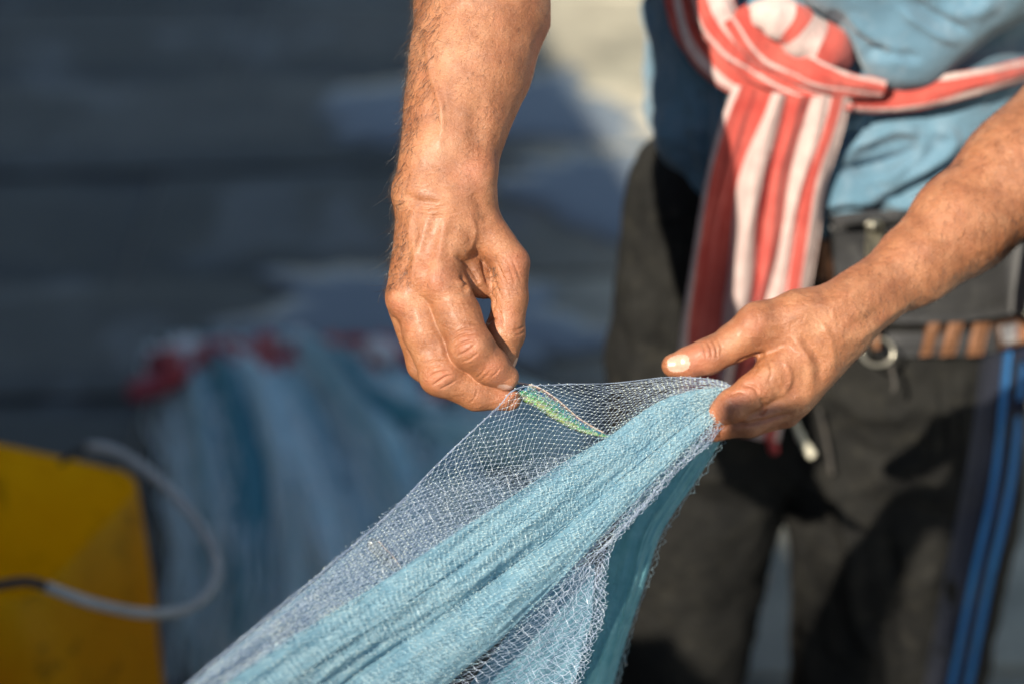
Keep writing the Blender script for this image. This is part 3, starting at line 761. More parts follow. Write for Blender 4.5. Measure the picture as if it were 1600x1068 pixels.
h2 = hairs(RV, RN, RQ, D_R, 2200, lambda C, n: (C[:, 0] > 1290) & (n[:, 2] > -.3), lambda P: np.tile([[-.2, .95, .1]], (len(P), 1)), 9, 20, .12, .19, weight=lambda C, n: .3+1.0*np.clip((C[:, 0]-1290)/250, 0, 1)+1.2*np.clip(n[:, 1], 0, 1))
hv, hf = merge([h1, h1b, h1c, h2]); hair = mk('arm_hair', hv, hf, hairm, person, smooth=True); tagit(hair, kind='stuff')

# ================================================================ CLOTHES
D_T = 1.55
def cloth_from(F, strk, noise_amp, noise_len, seed, crop=None, rn=2):
    V, Q = F.mesh(); V = relax(V, Q, rn); N = normals(V, Q)
    V, _ = strokes(V, N, strk, facing=-.2); V += N*(fbm(V/noise_len, 3, seed)*noise_amp)[:, None]
    if crop is not None:
        keep = crop(V[Q].mean(1)); Q = Q[keep]
    return V, Q
# trousers
T = Field((925, 150, -1000), (1680, 1180, 30), 4.0)
zf = lambda y: np.interp(y, [0, 300, 800, 1068, 1200], [180, 0, -310, -540, -680])
T.chain([c((1085, 300, -150), 110, (1088, 560, zf(560)-142), 140), c((1088, 560, zf(560)-142), 140, (1084, 790, zf(790)-140), 137), c((1084, 790, zf(790)-140), 137, (1056, 1100, zf(1100)-105), 100), c((1056, 1100, zf(1100)-105), 100, (1040, 1230, -820), 96)], 20, 0)
T.chain([c((1440, 280, -160), 150, (1436, 560, zf(560)-160), 172), c((1436, 560, zf(560)-160), 172, (1413, 790, zf(790)-170), 182), c((1413, 790, zf(790)-170), 182, (1386, 1080, zf(1080)-145), 150), c((1380, 1080, zf(1080)-145), 143, (1370, 1230, -840), 138)], 20, 14)
T.chain([c((1250, 280, -150), 140, (1250, 650, zf(650)-150), 118)], 20, 44)
TS = [(14, 14, [(1290, 700), (1330, 850), (1340, 960), (1390, 1060)]), (16, -14, [(1380, 800), (1400, 930), (1420, 1040)]), (14, 10, [(1440, 920), (1470, 900), (1500, 940)]), (16, -10, [(1245, 560), (1255, 680), (1235, 780)]),
      (14, 10, [(1010, 680), (1090, 740), (1180, 750)]), (14, -10, [(1000, 720), (1080, 780), (1180, 800)]), (18, 10, [(985, 420), (1000, 560), (985, 700)]), (14, -9, [(1030, 330), (1040, 480), (1030, 620)]),
      (5, -5, [(1470, 580), (1474, 680), (1470, 740)]), (5, 5, [(1504, 580), (1508, 680), (1504, 740)]), (16, 9, [(1290, 600), (1360, 650), (1450, 640)]), (14, -7, [(1300, 670), (1370, 710), (1440, 700)]),
      (14, 10, [(1250, 880), (1262, 980), (1258, 1068)])]
TV, TQ = cloth_from(T, TS, 5, 55, 41, crop=lambda C: C[:, 1] > 165)
TW = PW(TV, D_T); TQo = orient(TW-TW.mean(0), TQ)
trousers = mk('trousers', TW, TQo, trousm, person)
def bvh_of(V, Q): return BVHTree.FromPolygons([tuple(v) for v in V], [tuple(int(i) for i in q) for q in Q])
tb = bvh_of(TW, TQo)
# shirt below and above the sash
Sh = Field((985, -70, -380), (1680, 420, 330), 3.2)
Sh.chain([c((1155, -120, zf(-120)-150), 128, (1150, 160, zf(160)-140), 126), c((1150, 160, zf(160)-140), 126, (1168, 255, zf(255)-120), 108)], 20, 0)
Sh.chain([c((1300, -120, zf(-120)-140), 150, (1300, 230, zf(230)-146), 150)], 20, 40)
Sh.chain([c((1480, -120, zf(-120)-150), 150, (1470, 200, zf(200)-140), 146), c((1470, 200, zf(200)-140), 146, (1450, 262, zf(262)-120), 118), c((1300, 240, zf(240)-136), 136, (1330, 252, zf(262)-120), 122)], 20, 40)
Sh.chain([c((1160, 100, 0), 60, (1050, 20, -60), 44), c((1050, 20, -60), 44, (1045, 170, -130), 40)], 20, 30)
SS = [(13, 20, [(1300, 245), (1360, 215), (1420, 200), (1438, 225), (1400, 265), (1340, 290)]), (10, -22, [(1310, 268), (1370, 262), (1425, 238), (1440, 205)]),
      (12, 18, [(1450, 200), (1490, 215), (1470, 250), (1400, 290), (1330, 318)]), (10, -20, [(1340, 312), (1400, 302), (1470, 270), (1520, 240)]), (16, 18, [(1290, 330), (1350, 315), (1440, 310), (1540, 265)]),
      (9, -16, [(1285, 345), (1330, 325), (1400, 322)]), (12, 14, [(1300, 200), (1330, 190), (1350, 205)]), (9, -14, [(1295, 225), (1330, 212), (1370, 190)]),
      (16, -16, [(1100, 120), (1100, 220), (1110, 310)]), (14, 12, [(1125, 140), (1128, 220), (1140, 300)]), (14, 10, [(1040, 160), (1040, 240), (1070, 320)]), (12, -9, [(1068, 150), (1068, 230), (1088, 300)])]
SV, SQ = cloth_from(Sh, SS, 5, 45, 51)
SW = PW(SV, D_T); SQo = orient(SW-SW.mean(0), SQ)
shirt = mk('shirt', SW, SQo, shirtm, person)
# the front of the shirt hangs over the sash
Fl = Field((1200, -70, -60), (1680, 190, 330), 3.2)
Fl.chain([c((1418, 74, 118), 66, (1335, -70, 165), 96), c((1418, 74, 118), 66, (1560, -60, 140), 92), c((1400, 40, 110), 62, (1440, -90, 170), 100)], 26, 0)
Fl.chain([c((1335, -70, 165), 96, (1180, -140, 150), 80), c((1560, -60, 130), 92, (1680, -110, 110), 110)], 20, 30)
FV, FQ = cloth_from(Fl, [(12, -12, [(1290, 20), (1340, 60), (1400, 90)]), (12, 10, [(1320, 30), (1370, 70), (1420, 100)]), (8, -9, [(1420, 0), (1460, 25), (1520, 55)]), (8, 8, [(1400, 10), (1450, 45), (1500, 70)]), (14, 9, [(1470, 10), (1520, 20), (1560, -5)]), (9, -8, [(1345, 92), (1370, 82), (1440, 92)])], 3.5, 75, 61)
FW = PW(FV, D_T); FQo = orient(FW-FW.mean(0), FQ)
mk('shirt_front', FW, FQo, shirtm, person)
# upper body of the shirt, out of the picture
U = Field((-.15, 1.25, 1.05), (.75, 1.80, 1.52), .014); U.F[:] = .2
U.chain([c((TX-.06, TY, 1.05), .125, (TX-.09, TY, 1.36), .112), c((TX+.06, TY, 1.05), .125, (TX+.09, TY, 1.36), .112), c(sh_l, .066, sh_r, .066)], .04, 0)
U.chain([c(sh_l, .072, elb_l*.35+sh_l*.65, .066)], 0, .03); U.chain([c(sh_r, .072, elb_r*.35+sh_r*.65, .066)], 0, .03)
UV, UQ = U.mesh(); UV = relax(UV, UQ, 2); UQ = UQ[(UV[UQ].mean(1)[:, 2] > 1.115)]
mk('shirt_yoke', UV, orient(UV-UV.mean(0), UQ), shirtm, person)

fb = bvh_of(np.vstack([SW, TW]), np.vstack([SQo, TQo+len(SW)]))
def drape(p, lift):
    """a traced point dropped on the clothes, lift metres proud of them"""
    d = Vector(CF + CR*(p[0]-800)*K + CU*(534-p[1])*K).normalized(); h = fb.ray_cast(Vector(CC), d)
    if h[0] is None: return None
    return np.array(h[0]-d*lift)
def drape_path(pts, n, lift):
    s = spline(pts, n); out = []; last = None
    for q in s:
        r = drape(q, lift)
        if r is None:
            r = last if last is not None else PW([(q[0], q[1], 0)], D_T)[0]
            D = (r-CC)@CF; r = CC+D*(CF+CR*(q[0]-800)*K+CU*(534-q[1])*K)
        out.append(r); last = r
    return np.array(out)
def smooth_path(P, it=3):
    for _ in range(it): P[1:-1] = .25*P[:-2]+.5*P[1:-1]+.25*P[2:]
    return P
# side stripe: navy panel with two blue pipings
def strip(name, left, right, mat, n=50, m=4, lift=.002, thick=.0015, parent=trousers, attrs=None):
    A = spline(left, n); Bq = spline(right, n); V = []
    for i in range(n):
        for j in range(m):
            q = A[i]+(Bq[i]-A[i])*j/(m-1); V.append(q)
    base = []; last = None
    for q in V:
        r = drape(q, lift)
        if r is None:
            D = ((last if last is not None else PW([(q[0], q[1], float(zf(q[1]))-90)], D_T)[0])-CC)@CF + .002; r = CC+D*(CF+CR*(q[0]-800)*K+CU*(534-q[1])*K)
        base.append(r); last = r
    base = np.array(base); back = base+CF*thick
    W = np.vstack([base, back]); nm = n*m
    F = np.vstack([grid_faces(n, m), grid_faces(n, m)[:, ::-1]+nm])
    side = []
    for i in range(n-1):
        side += [(i*m, nm+i*m, nm+(i+1)*m, (i+1)*m), (i*m+m-1, (i+1)*m+m-1, nm+(i+1)*m+m-1, nm+i*m+m-1)]
    return mk(name, W, np.vstack([F, np.array(side)]), mat, parent)
strip('side_panel', [(1535, 545), (1515, 700), (1480, 880), (1443, 1075)], [(1612, 545), (1592, 750), (1558, 900), (1524, 1075)], navym, lift=.0015)
strip('piping', [(1570, 545), (1550, 740), (1516, 900), (1481, 1075)], [(1581, 545), (1561, 745), (1527, 905), (1492, 1075)], bluem, lift=.004)
strip('piping', [(1596, 545), (1576, 740), (1542, 900), (1507, 1075)], [(1607, 545), (1587, 750), (1553, 905), (1518, 1075)], bluem, lift=.004)

# sash: twisted band round the waist, bunched cloth above it, tail hanging in pleats
sash = bpy.data.objects.new('sash', None); COL.objects.link(sash); sash.parent = person
def stripes_of(v, bands):
    s = np.zeros_like(v)
    for a, b in bands: s = np.maximum(s, np.clip((np.minimum(v-a, b-v))/.012+.5, 0, 1))
    return s
def band(name, pts, rads, bands, sides=28, n=70, lift=.012, squash=(.5, 1.0), twist=0, ripple=.06, phase=0):
    P = smooth_path(drape_path([p[:2]+(0,) for p in pts], n, lift), 8)
    rr = np.interp(np.linspace(0, 1, n), np.linspace(0, 1, len(rads)), rads)*K*D_T
    v, f = sweep(P, rr, sides, cap=False, squash=squash, up=tuple(-CF), twist=twist)
    th = np.tile(np.arange(sides)/sides, n)
    disp = 1+ripple*np.sin(th*2*PI*5+phase+np.repeat(np.arange(n)*.12, sides))
    c_ = np.repeat(P, sides, 0); v = c_+(v-c_)*disp[:, None]*(1+.22*fbm(np.c_[np.repeat(np.arange(n)*.09, sides), np.cos(th*2*PI)*2.2, np.sin(th*2*PI)*2.2+phase*7], 3, 77))[:, None]
    return mk(name, v, f, sashm, sash, attrs={'stripe': stripes_of((th+.25+phase*.05) % 1, bands)})
band('waist_band', [(1075, -20), (1095, 50), (1140, 105), (1200, 132), (1270, 150), (1350, 152), (1430, 146), (1520, 130), (1640, 100)], [30, 40, 38, 27, 24, 25, 22, 18, 16], [(.07, .12), (.34, .42)], lift=.016, twist=.6)
band('waist_band', [(1105, -30), (1130, 40), (1175, 90), (1240, 135), (1290, 155), (1330, 165)], [30, 34, 30, 24, 16, 9], [(.15, .35), (.45, .50)], lift=.026, twist=-.8, phase=1.0)
band('waist_band', [(1150, 20), (1190, 75), (1250, 108), (1310, 128), (1380, 140)], [22, 26, 24, 20, 14], [(.12, .20), (.40, .45)], lift=.034, twist=.9, phase=2.0)
# bunched wad of cloth
def wad(pts, rads, zs, bands, label=None, n=40, sides=26, seed=0):
    s = spline([(p[0], p[1], z) for p, z in zip(pts, zs)], n); P = PW(s, D_T)
    rr = np.interp(np.linspace(0, 1, n), np.linspace(0, 1, len(rads)), rads)*K*D_T
    v, f = sweep(P, rr, sides, cap=True, squash=(.75, 1), up=tuple(-CF))
    u = np.r_[np.repeat(np.linspace(0, 1, n), sides), 0, 1]
    cc = np.vstack([np.repeat(P, sides, 0), P[:1], P[-1:]])
    d = 1+.14*fbm(v*60, 3, seed); v = cc+(v-cc)*d[:, None]
    return mk('bunched_cloth', v, f, sashm, sash, attrs={'stripe': stripes_of(u+.008*np.sin(v[:, 2]*160), bands)})
wad([(1175, 25), (1200, 22), (1235, 38), (1262, 62), (1300, 80), (1325, 98)], [16, 30, 34, 36, 34, 14], [190, 196, 186, 172, 150, 132], [(-.1, .30), (.42, .62)], seed=3)
# tail
def tail():
    n, m = 70, 60
    Lp = spline([(1146, 132), (1118, 215), (1098, 300), (1082, 400), (1066, 500), (1056, 590), (1050, 640)], n)
    Rp = spline([(1330, 150), (1318, 205), (1292, 290), (1280, 370), (1266, 450), (1245, 560), (1218, 690)], n)
    V = []; st = []
    vv = np.linspace(0, 1, m)
    pl = 15*np.sin(vv*2*PI*2.6+.4)+8*np.sin(vv*2*PI*5.3+1.2)-24*np.exp(-((vv-.52)/.035)**2)-16*np.exp(-((vv-.20)/.03)**2)-18*np.exp(-((vv-.80)/.03)**2)
    for i in range(n):
        t = i/(n-1); a, b = Lp[i], Rp[i]
        for j in range(m):
            wv = vv[j]+(.030*math.sin(t*6+vv[j]*9)+.014*math.sin(t*15+vv[j]*23))*math.sin(vv[j]*PI)
            q = a+(b-a)*wv
            V.append((q[0], q[1]+8*math.sin(vv[j]*PI), 0)); st.append((vv[j]+.02*math.sin(t*5), pl[j]*(.35+.65*min(1, t*3))+22*math.sin(vv[j]*PI)*(1-.5*t)))
    # hangs plumb from the band, resting a little off the cloth behind
    top = drape((1230, 170), .02); out = []
    for (x, y, _), (s, d) in zip(V, st):
        ray = CF+CR*(x-800)*K+CU*(534-y)*K
        yw = top[1]-.012+.05*max(0, (y-160)/520)*0
        tt = yw/ray[1]; P = CC+ray*tt
        h = drape((x, y), .006)
        if h is not None and h[1] < P[1]: P = h
        P = P-ray*(d*K*D_T)
        out.append(P)
    out = np.array(out).reshape(n, m, 3)
    for _ in range(2): out[1:-1] = .25*out[:-2]+.5*out[1:-1]+.25*out[2:]
    out = out.reshape(-1, 3); back = out+CF*.0018
    s = np.array([q[0] for q in st])
    bands = [(-.05, .055), (.315, .49), (.665, .82), (.93, 1.1)]
    st2 = stripes_of(s, bands); nm = n*m
    F = np.vstack([grid_faces(n, m), grid_faces(n, m)[:, ::-1]+nm])
    side = []
    for i in range(n-1): side += [(i*m, nm+i*m, nm+(i+1)*m, (i+1)*m), (i*m+m-1, (i+1)*m+m-1, nm+(i+1)*m+m-1, nm+i*m+m-1)]
    mk('hanging_tail', np.vstack([out, back]), np.vstack([F, np.array(side)]), sashm, sash, attrs={'stripe': np.r_[st2, st2]})
tail()
# red tassel end and cream drawstring below the hand
def cord(name, pts, r, mat, parent, lift=.006, n=30, knots=()):
    P = smooth_path(drape_path([(x, y, 0) for x, y in pts], n, lift), 2); rr = np.full(n, r)
    for k in knots: rr += r*.35*np.exp(-((np.linspace(0, 1, n)-k)/.06)**2)
    v, f = sweep(P, rr, 8); return mk(name, v, f, mat, parent)
cord('tassel', [(1200, 650), (1203, 680), (1210, 704)], .0045, redm, sash, lift=.02)
cord('drawstring', [(1236, 640), (1244, 665), (1256, 690), (1270, 712)], .0032, cordm, trousers, lift=.02, knots=(.55, .8, .95))
cord('drawstring', [(1280, 640), (1292, 690), (1300, 740)], .002, darkcord, trousers, lift=.008)

# ================================================================ WAIST BAG
def surf_patch(name, outline_top, outline_bot, lift, depth, mat, parent, n=30, m=10, puff=.35, z=None):
    A = spline(outline_top, n); Bq = spline(outline_bot, n); V = []
    for i in range(n):
        for j in range(m):
            q = A[i]+(Bq[i]-A[i])*j/(m-1); r = drape(q, lift)
            if r is None: r = V[-1] if V else PW([(q[0], q[1], 0)], D_T)[0]
            D = (np.array(r)-CC)@CF
            a, b = i/(n-1), j/(m-1); e = (min(1, 6*min(a, 1-a)+.25)*min(1, 5*min(b, 1-b)+.25))
            D -= depth*e
            V.append(CC+D*(CF+CR*(q[0]-800)*K+CU*(534-q[1])*K))
    V = np.array(V); V += (fbm(V*40, 2, 5)*.0012)[:, None]*(-CF)
    G = V.reshape(n, m, 3)
    for _ in range(2):
        G[1:-1] = .25*G[:-2]+.5*G[1:-1]+.25*G[2:]; G[:, 1:-1] = .25*G[:, :-2]+.5*G[:, 1:-1]+.25*G[:, 2:]
    V = G.reshape(-1, 3); nm = n*m; bk = V+CF*(depth+.004)
    F = np.vstack([grid_faces(n, m), grid_faces(n, m)[:, ::-1]+nm]); side = []
    for i in range(n-1): side += [(i*m, nm+i*m, nm+(i+1)*m, (i+1)*m), (i*m+m-1, (i+1)*m+m-1, nm+(i+1)*m+m-1, nm+i*m+m-1)]
    for j in range(m-1): side += [(j, j+1, nm+j+1, nm+j), ((n-1)*m+j, nm+(n-1)*m+j, nm+(n-1)*m+j+1, (n-1)*m+j+1)]
    return mk(name, np.vstack([V, bk]), np.vstack([F, np.array(side)]), mat, parent)
bag_at = drape((1420, 420), .02)
bag = empty('waist_bag', tuple(bag_at), 'worn black canvas waist bag with metal zip pull and brown loops on the man\'s hip', 'bag')
surf_patch('pouch', [(1298, 345), (1340, 338), (1420, 336), (1500, 340), (1640, 330)], [(1306, 470), (1370, 500), (1450, 505), (1530, 500), (1640, 480)], .006, .024, blackm, bag)
surf_patch('flap', [(1300, 336), (1350, 330), (1420, 328)], [(1302, 362), (1350, 358), (1424, 356)], .012, .026, blackm, bag, n=20, m=6)
surf_patch('belt', [(1370, 520), (1450, 518), (1540, 510), (1650, 490)], [(1374, 556), (1450, 556), (1540, 552), (1650, 530)], .004, .008, blackm, bag, n=30, m=6)
for x0, x1, s in ((1437, 1456, 14), (1468, 1492, 14), (1510, 1535, 12)):
    surf_patch('loop', [(x0+s, 505), (x1+s, 503)], [(x0, 556), (x1, 554)], .010, .008, brownm, bag, n=6, m=10)
surf_patch('label_patch', [(1556, 506), (1650, 478)], [(1560, 546), (1650, 520)], .012, .004, brownm, bag, n=10, m=6)
surf_patch('label_patch', [(1564, 510), (1650, 486)], [(1568, 538), (1650, 514)], .0175, .002, labelm, bag, n=10, m=6)
surf_patch('label_line', [(1586, 519), (1640, 502)], [(1587, 523), (1640, 506)], .0205, .001, redm, bag, n=8, m=4)
surf_patch('side_tab', [(1280, 378), (1300, 372)], [(1276, 436), (1306, 440)], .003, .006, simple('brown_leather', (.12, .05, .025), (.24, .10, .045), 60, .55, .001), bag, n=8, m=10)
# zip pull
def px_path(pts, base, up): return np.array([base(p[0], p[1], up) for p in pts])
def lifted(x, y, up):
    r = drape((x, y), up); return r
zp = [(1354, 350), (1366, 345), (1378, 350), (1378, 360), (1376, 398), (1366, 403), (1354, 400), (1356, 362), (1354, 350)]
P = np.array([lifted(x, y, .046) for x, y in zp]); 
v, f = sweep(spline(P, 60), .0014, 8); mk('zip_pull', v, f, metalm, bag)
Z = np.array([lifted(x, y, .046) for x, y in [(1356, 362), (1377, 362), (1375, 398), (1355, 400)]])
v = np.vstack([Z, Z+CF*.0015]); mk('zip_tab', v, [(0, 1, 2, 3), (7, 6, 5, 4), (0, 4, 5, 1), (1, 5, 6, 2), (2, 6, 7, 3), (3, 7, 4, 0)], metalm, bag, smooth=False)
Zc = lifted(1364, 352, .049); v, f = octas([Zc], [.005]); mk('zip_slider', v, f, metalm, bag)
# ring hanging from the belt
th = np.linspace(0, 2*PI, 40); cx, cy = 1371, 549
P = np.array([(cx+25*math.cos(a), cy+21*math.sin(a)) for a in th]); rb = drape((cx, cy), .032); Dr = (rb-CC)@CF
P = np.array([CC+Dr*(CF+CR*(q[0]-800)*K+CU*(534-q[1])*K) for q in P])
v, f = sweep(P, .0015, 8, cap=False, up=tuple(CF)); mk('ring', v, f, metalm, bag)
P = np.array([CC+(Dr+.003)*(CF+CR*(q[0]-800)*K+CU*(534-q[1])*K) for q in [(1366, 500), (1368, 525), (1370, 545)]])
v, f = sweep(spline(P, 10), .006, 10, squash=(1, .5), up=tuple(CF)); mk('ring_tab', v, f, brownm, bag)
P = np.array([CC+(Dr+.006)*(CF+CR*(q[0]-800)*K+CU*(534-q[1])*K) for q in [(1385, 560), (1392, 572), (1398, 600), (1395, 612)]])
v, f = sweep(spline(P, 14), .0016, 8); mk('hook', v, f, darkcord, bag)

# ================================================================ THE HELD NET
D_N = 1.185
def curve_at(pts, u, us=None):
    p = np.array(pts, float); uu = np.array(us) if us is not None else np.linspace(0, 1, len(p))
    # smooth monotone interpolation through the control rows
    return np.stack([np.interp(u, uu, p[:, k]) for k in range(p.shape[1])], 1)
def resample(pts, n, weights=None):
    return spline(pts, n)
def net_sheet(rows, n, m, r, kr, jit=1.2, wave=0, seed=0, sag=0.0, fold=None, knots=True):
    """rows: edge curves (pieces of warp) each spline-resampled to n; m meshes across; returns strand mesh of open diamonds"""
    C = [r_ if len(r_) == n and isinstance(r_, np.ndarray) else spline(r_, n) for r_ in rows]
    C = np.array(C)                                          # (rows, n, 3)
    tv = np.linspace(0, len(C)-1, m)
    i0 = np.clip(np.floor(tv).astype(int), 0, len(C)-2); ft = (tv-i0)[:, None, None]
    G = C[i0]*(1-ft)+C[i0+1]*ft                              # (m, n, 3)
    jj, ii = np.meshgrid(np.arange(m), np.arange(n), indexing='ij')
    rg = np.random.default_rng(seed)
    G = G+rg.normal(0, jit, G.shape)*np.array([1, 1, 1.5])
    if wave:
        q = np.stack([jj.ravel()*.21, ii.ravel()*.07, np.full(jj.size, seed*1.7)], 1)
        G = G+np.stack([fbm(q, 3, seed+k).reshape(m, n)*wave for k in range(3)], 2)*np.array([.6, .6, 1.6])
    if fold is not None: G = G+fold(jj/(m-1), ii/(n-1))
    ok = (jj+ii) % 2 == 0
    idx = np.arange(m*n).reshape(m, n)
    A = []; 
    a = idx[:-1, :-1][ok[:-1, :-1]]; b = idx[1:, 1:][ok[:-1, :-1]]
    a2 = idx[1:, :-1][ok[1:, :-1]]; b2 = idx[:-1, 1:][ok[1:, :-1]]
    a = np.r_[a, a2]; b = np.r_[b, b2]
    P = G.reshape(-1, 3)
    mid = (P[a]+P[b])/2+rg.normal(0, jit*.15, (len(a), 3))
    if sag: mid[:, 1] += sag*rg.uniform(.3, 1, len(a))
    Pw = PW(P, D_N); Mw = PW(mid, D_N); u = K*D_N
    rr = r*u*rg.uniform(.8, 1.25, len(a))
    t1 = tubes(Pw[a], Mw, rr, rr); t2 = tubes(Mw, Pw[b], rr, rr)
    kn = octas(Pw[idx[ok]], kr*u*rg.uniform(.7, 1.3, ok.sum()))
    # edge strands (selvedge)
    return merge([t1, t2]), kn
def add_net(name, parts, mat, parent, label=None):
    v, f = merge(parts); o = mk(name, v, f, mat, parent, smooth=False); tagit(o, label, kind='stuff'); return o
net_loc = PW([(1000, 700, 0)], D_N)[0]
netroot = empty('fishing_net', tuple(net_loc), 'pale blue fine-meshed fishing net stretched between the man\'s two hands', 'net')
# traced edges: (across, down, towards)
GA = (1158, 612, -40)
top_edge = [(1158, 612, -150), (1120, 594, -124), (1045, 589, -90), (960, 598, -65), (880, 600, -12), (808, 606, 34), (774, 640, 40), (700, 708, 64), (610, 800, 118), (500, 895, 190), (390, 985, 275), (270, 1085, 385)]
ridge = [(1162, 618, -150), (1118, 606, -128), (1050, 618, -104), (1000, 645, -80), (950, 682, -52), (880, 722, -15), (800, 775, 28), (700, 838, 82), (600, 905, 142), (500, 968, 204), (420, 1018, 262), (330, 1085, 340)]
crease = [(1164, 626, -148), (1132, 624, -128), (1090, 650, -108), (1040, 690, -80), (980, 740, -50), (900, 805, -12), (820, 868, 30), (740, 928, 78), (650, 990, 135), (560, 1050, 195), (500, 1100, 250)]
lower = [(1166, 636, -146), (1134, 644, -126), (1100, 672, -102), (1060, 712, -76), (1010, 762, -48), (960, 815, -20), (900, 880, 8), (840, 940, 40), (780, 1000, 74), (720, 1050, 106), (670, 1100, 136)]
skirt_edge = [(1168, 642, -146), (1136, 654, -126), (1112, 690, -106), (1064, 730, -84), (1030, 770, -62), (1000, 805, -42), (960, 850, -26), (948, 900, -16), (944, 960, -8), (925, 1010, 0), (900, 1085, 10)]
n_u = 150
NT = spline(top_edge, n_u); NR = spline(ridge, n_u)
# open sheet in front of the fish
def fold_open(v, u): 
    z = 5*np.sin(u*30+v*4)+3*np.sin(u*70)*v; return np.stack([np.zeros_like(z), np.zeros_like(z), z], 2)
s1, k1 = net_sheet([NT, NR], n_u, 34, .22, .95, jit=.7, wave=3.4, seed=1, fold=fold_open)
# a second layer under it, denser towards the lower left
NT2 = spline([(p[0]+4, p[1]+3, p[2]-10) for p in top_edge], 120); NR2 = spline([(p[0]+20, p[1]+14, p[2]-6) for p in ridge], 120)
s2, k2 = net_sheet([NT2[48:], NR2[36:108]], 72, 17, .18, .6, jit=1.2, wave=5, seed=2)
lowleft = [( [(655, 756, 80), (560, 840, 145), (410, 975, 262), (280, 1085, 372)], [(905, 708, 10), (720, 830, 75), (520, 960, 188), (340, 1085, 330)])]
s3, k3 = net_sheet([spline(lowleft[0][0], 90), spline(lowleft[0][1], 90)], 90, 30, .16, .5, jit=1.5, wave=5, seed=3)
s4, k4 = net_sheet([spline([(p[0]+6, p[1]+6, p[2]-14) for p in lowleft[0][0]], 80), spline([(p[0]+8, p[1]+8, p[2]-14) for p in lowleft[0][1]], 80)], 80, 26, .16, .45, jit=1.6, wave=6, seed=4)
edge = []
for k in range(7):
    q = NT+np.c_[fbm(np.c_[np.arange(n_u)*.16, np.full(n_u, k*3.1), np.zeros(n_u)], 2, 60+k)*(.8+1.6*k/7)*np.clip(np.arange(n_u)/60., .35, 2), fbm(np.c_[np.arange(n_u)*.16, np.full(n_u, k*5.1), np.zeros(n_u)], 2, 70+k)*(.8+1.6*k/7)*np.clip(np.arange(n_u)/60., .35, 2), np.full(n_u, k-3.)]
    q = PW(q, D_N); edge.append(tubes(q[:-1], q[1:], .22*K*D_N, .22*K*D_N))
add_net('open_mesh', [s1, s2, s3, s4]+edge, net_lilac, netroot)
# knots as triangles
v, f = merge([k1, k2, k3, k4]); tagit(mk('knots', v, f, knotm, netroot, smooth=False), kind='stuff')
# bunched core: three thick pleats
def core(rows, n, m, amp, seed, mat, name='bunched_folds', thick=16, fade=0.0):
    C = np.array([spline(r_, n) for r_ in rows]); tv = np.linspace(0, len(C)-1, m); i0 = np.clip(np.floor(tv).astype(int), 0, len(C)-2); ft = (tv-i0)[:, None, None]
    ft = ft*ft*(3-2*ft)
    G = C[i0]*(1-ft)+C[i0+1]*ft
    v_, u_ = np.meshgrid(np.linspace(0, 1, m), np.linspace(0, 1, n), indexing='ij')
    w = np.sin(np.clip(u_*1.5, 0, 1)*PI/2)
    z = amp*w*(np.sin(v_*PI)*1.6+.16*np.sin(v_*34+2*np.sin(u_*9))+.08*np.sin(v_*61+u_*14))
    q = np.stack([v_.ravel()*7+.8*np.sin(u_.ravel()*5), u_.ravel()*3.5, np.full(v_.size, seed*2.3)], 1)
    z = z+(fbm(q, 4, seed).reshape(m, n))*amp*.6*w
    G = G+np.stack([np.zeros_like(z), np.zeros_like(z), z], 2)
    P = PW(G.reshape(-1, 3), D_N); G2 = G.copy(); G2[..., 2] -= thick+2*np.sin(v_*PI)*amp*w
    P2 = PW(G2.reshape(-1, 3), D_N); F = grid_faces(m, n); nm = m*n
    side = []
    for i in range(n-1): side += [(i, i+1, nm+i+1, nm+i), ((m-1)*n+i, nm+(m-1)*n+i, nm+(m-1)*n+i+1, (m-1)*n+i+1)]
    return mk(name, np.vstack([P, P2]), np.vstack([F[:, ::-1], F+nm, np.array(side)]), mat, netroot, attrs={'fade': np.tile(np.clip(u_.ravel()/fade, 0, 1)**1.5 if fade else np.ones(m*n), 2)}), G
def shrink(rows, z): return [[(p[0], p[1], p[2]+z) for p in r_] for r_ in rows]
mid1 = [tuple((np.array(a)*.5+np.array(b)*.5)) for a, b in zip(spline(ridge, 10), spline(crease, 10))]
core([ridge, mid1, crease], 160, 60, 15, 5, net_core)
core([crease, lower], 160, 50, 10, 6, net_core)
# dense strands lying on the folds
def fold_core(amp, seed):
    def g(v, u):
        w = np.sin(np.clip(u*1.5, 0, 1)*PI/2); q = np.stack([v.ravel()*7+.8*np.sin(u.ravel()*5), u.ravel()*3.5, np.full(v.size, seed*2.3)], 1); z = amp*w*(np.sin(v*PI)*1.6+.16*np.sin(v*34+2*np.sin(u*9))+.6*fbm(q, 4, seed).reshape(v.shape))+3; return np.stack([np.zeros_like(z), np.zeros_like(z), z], 2)
    return g
d1, q1 = net_sheet([spline(ridge, 210), spline(crease, 210)], 210, 30, .19, .72, jit=1.2, wave=2.5, seed=5, fold=fold_core(15, 5))
d2, q2 = net_sheet([spline([(p[0]-6, p[1]-2, p[2]) for p in ridge], 170), spline(crease, 170)], 170, 24, .19, .7, jit=1.6, wave=4, seed=6, fold=fold_core(19, 5))
d3, q3 = net_sheet([spline(crease, 190), spline(lower, 190)], 190, 24, .19, .72, jit=1.2, wave=3, seed=7, fold=fold_core(11, 6))
d4, q4 = net_sheet([spline(crease, 140), spline([(p[0]+8, p[1]+6, p[2]) for p in lower], 140)], 140, 16, .19, .7, jit=2, wave=5, seed=8, fold=fold_core(15, 6))
add_net('folded_mesh', [d1, d2, d3, d4], net_line, netroot)
v, f = merge([q1, q2, q3, q4]); tagit(mk('knots', v, f, knotm, netroot, smooth=False), kind='stuff')
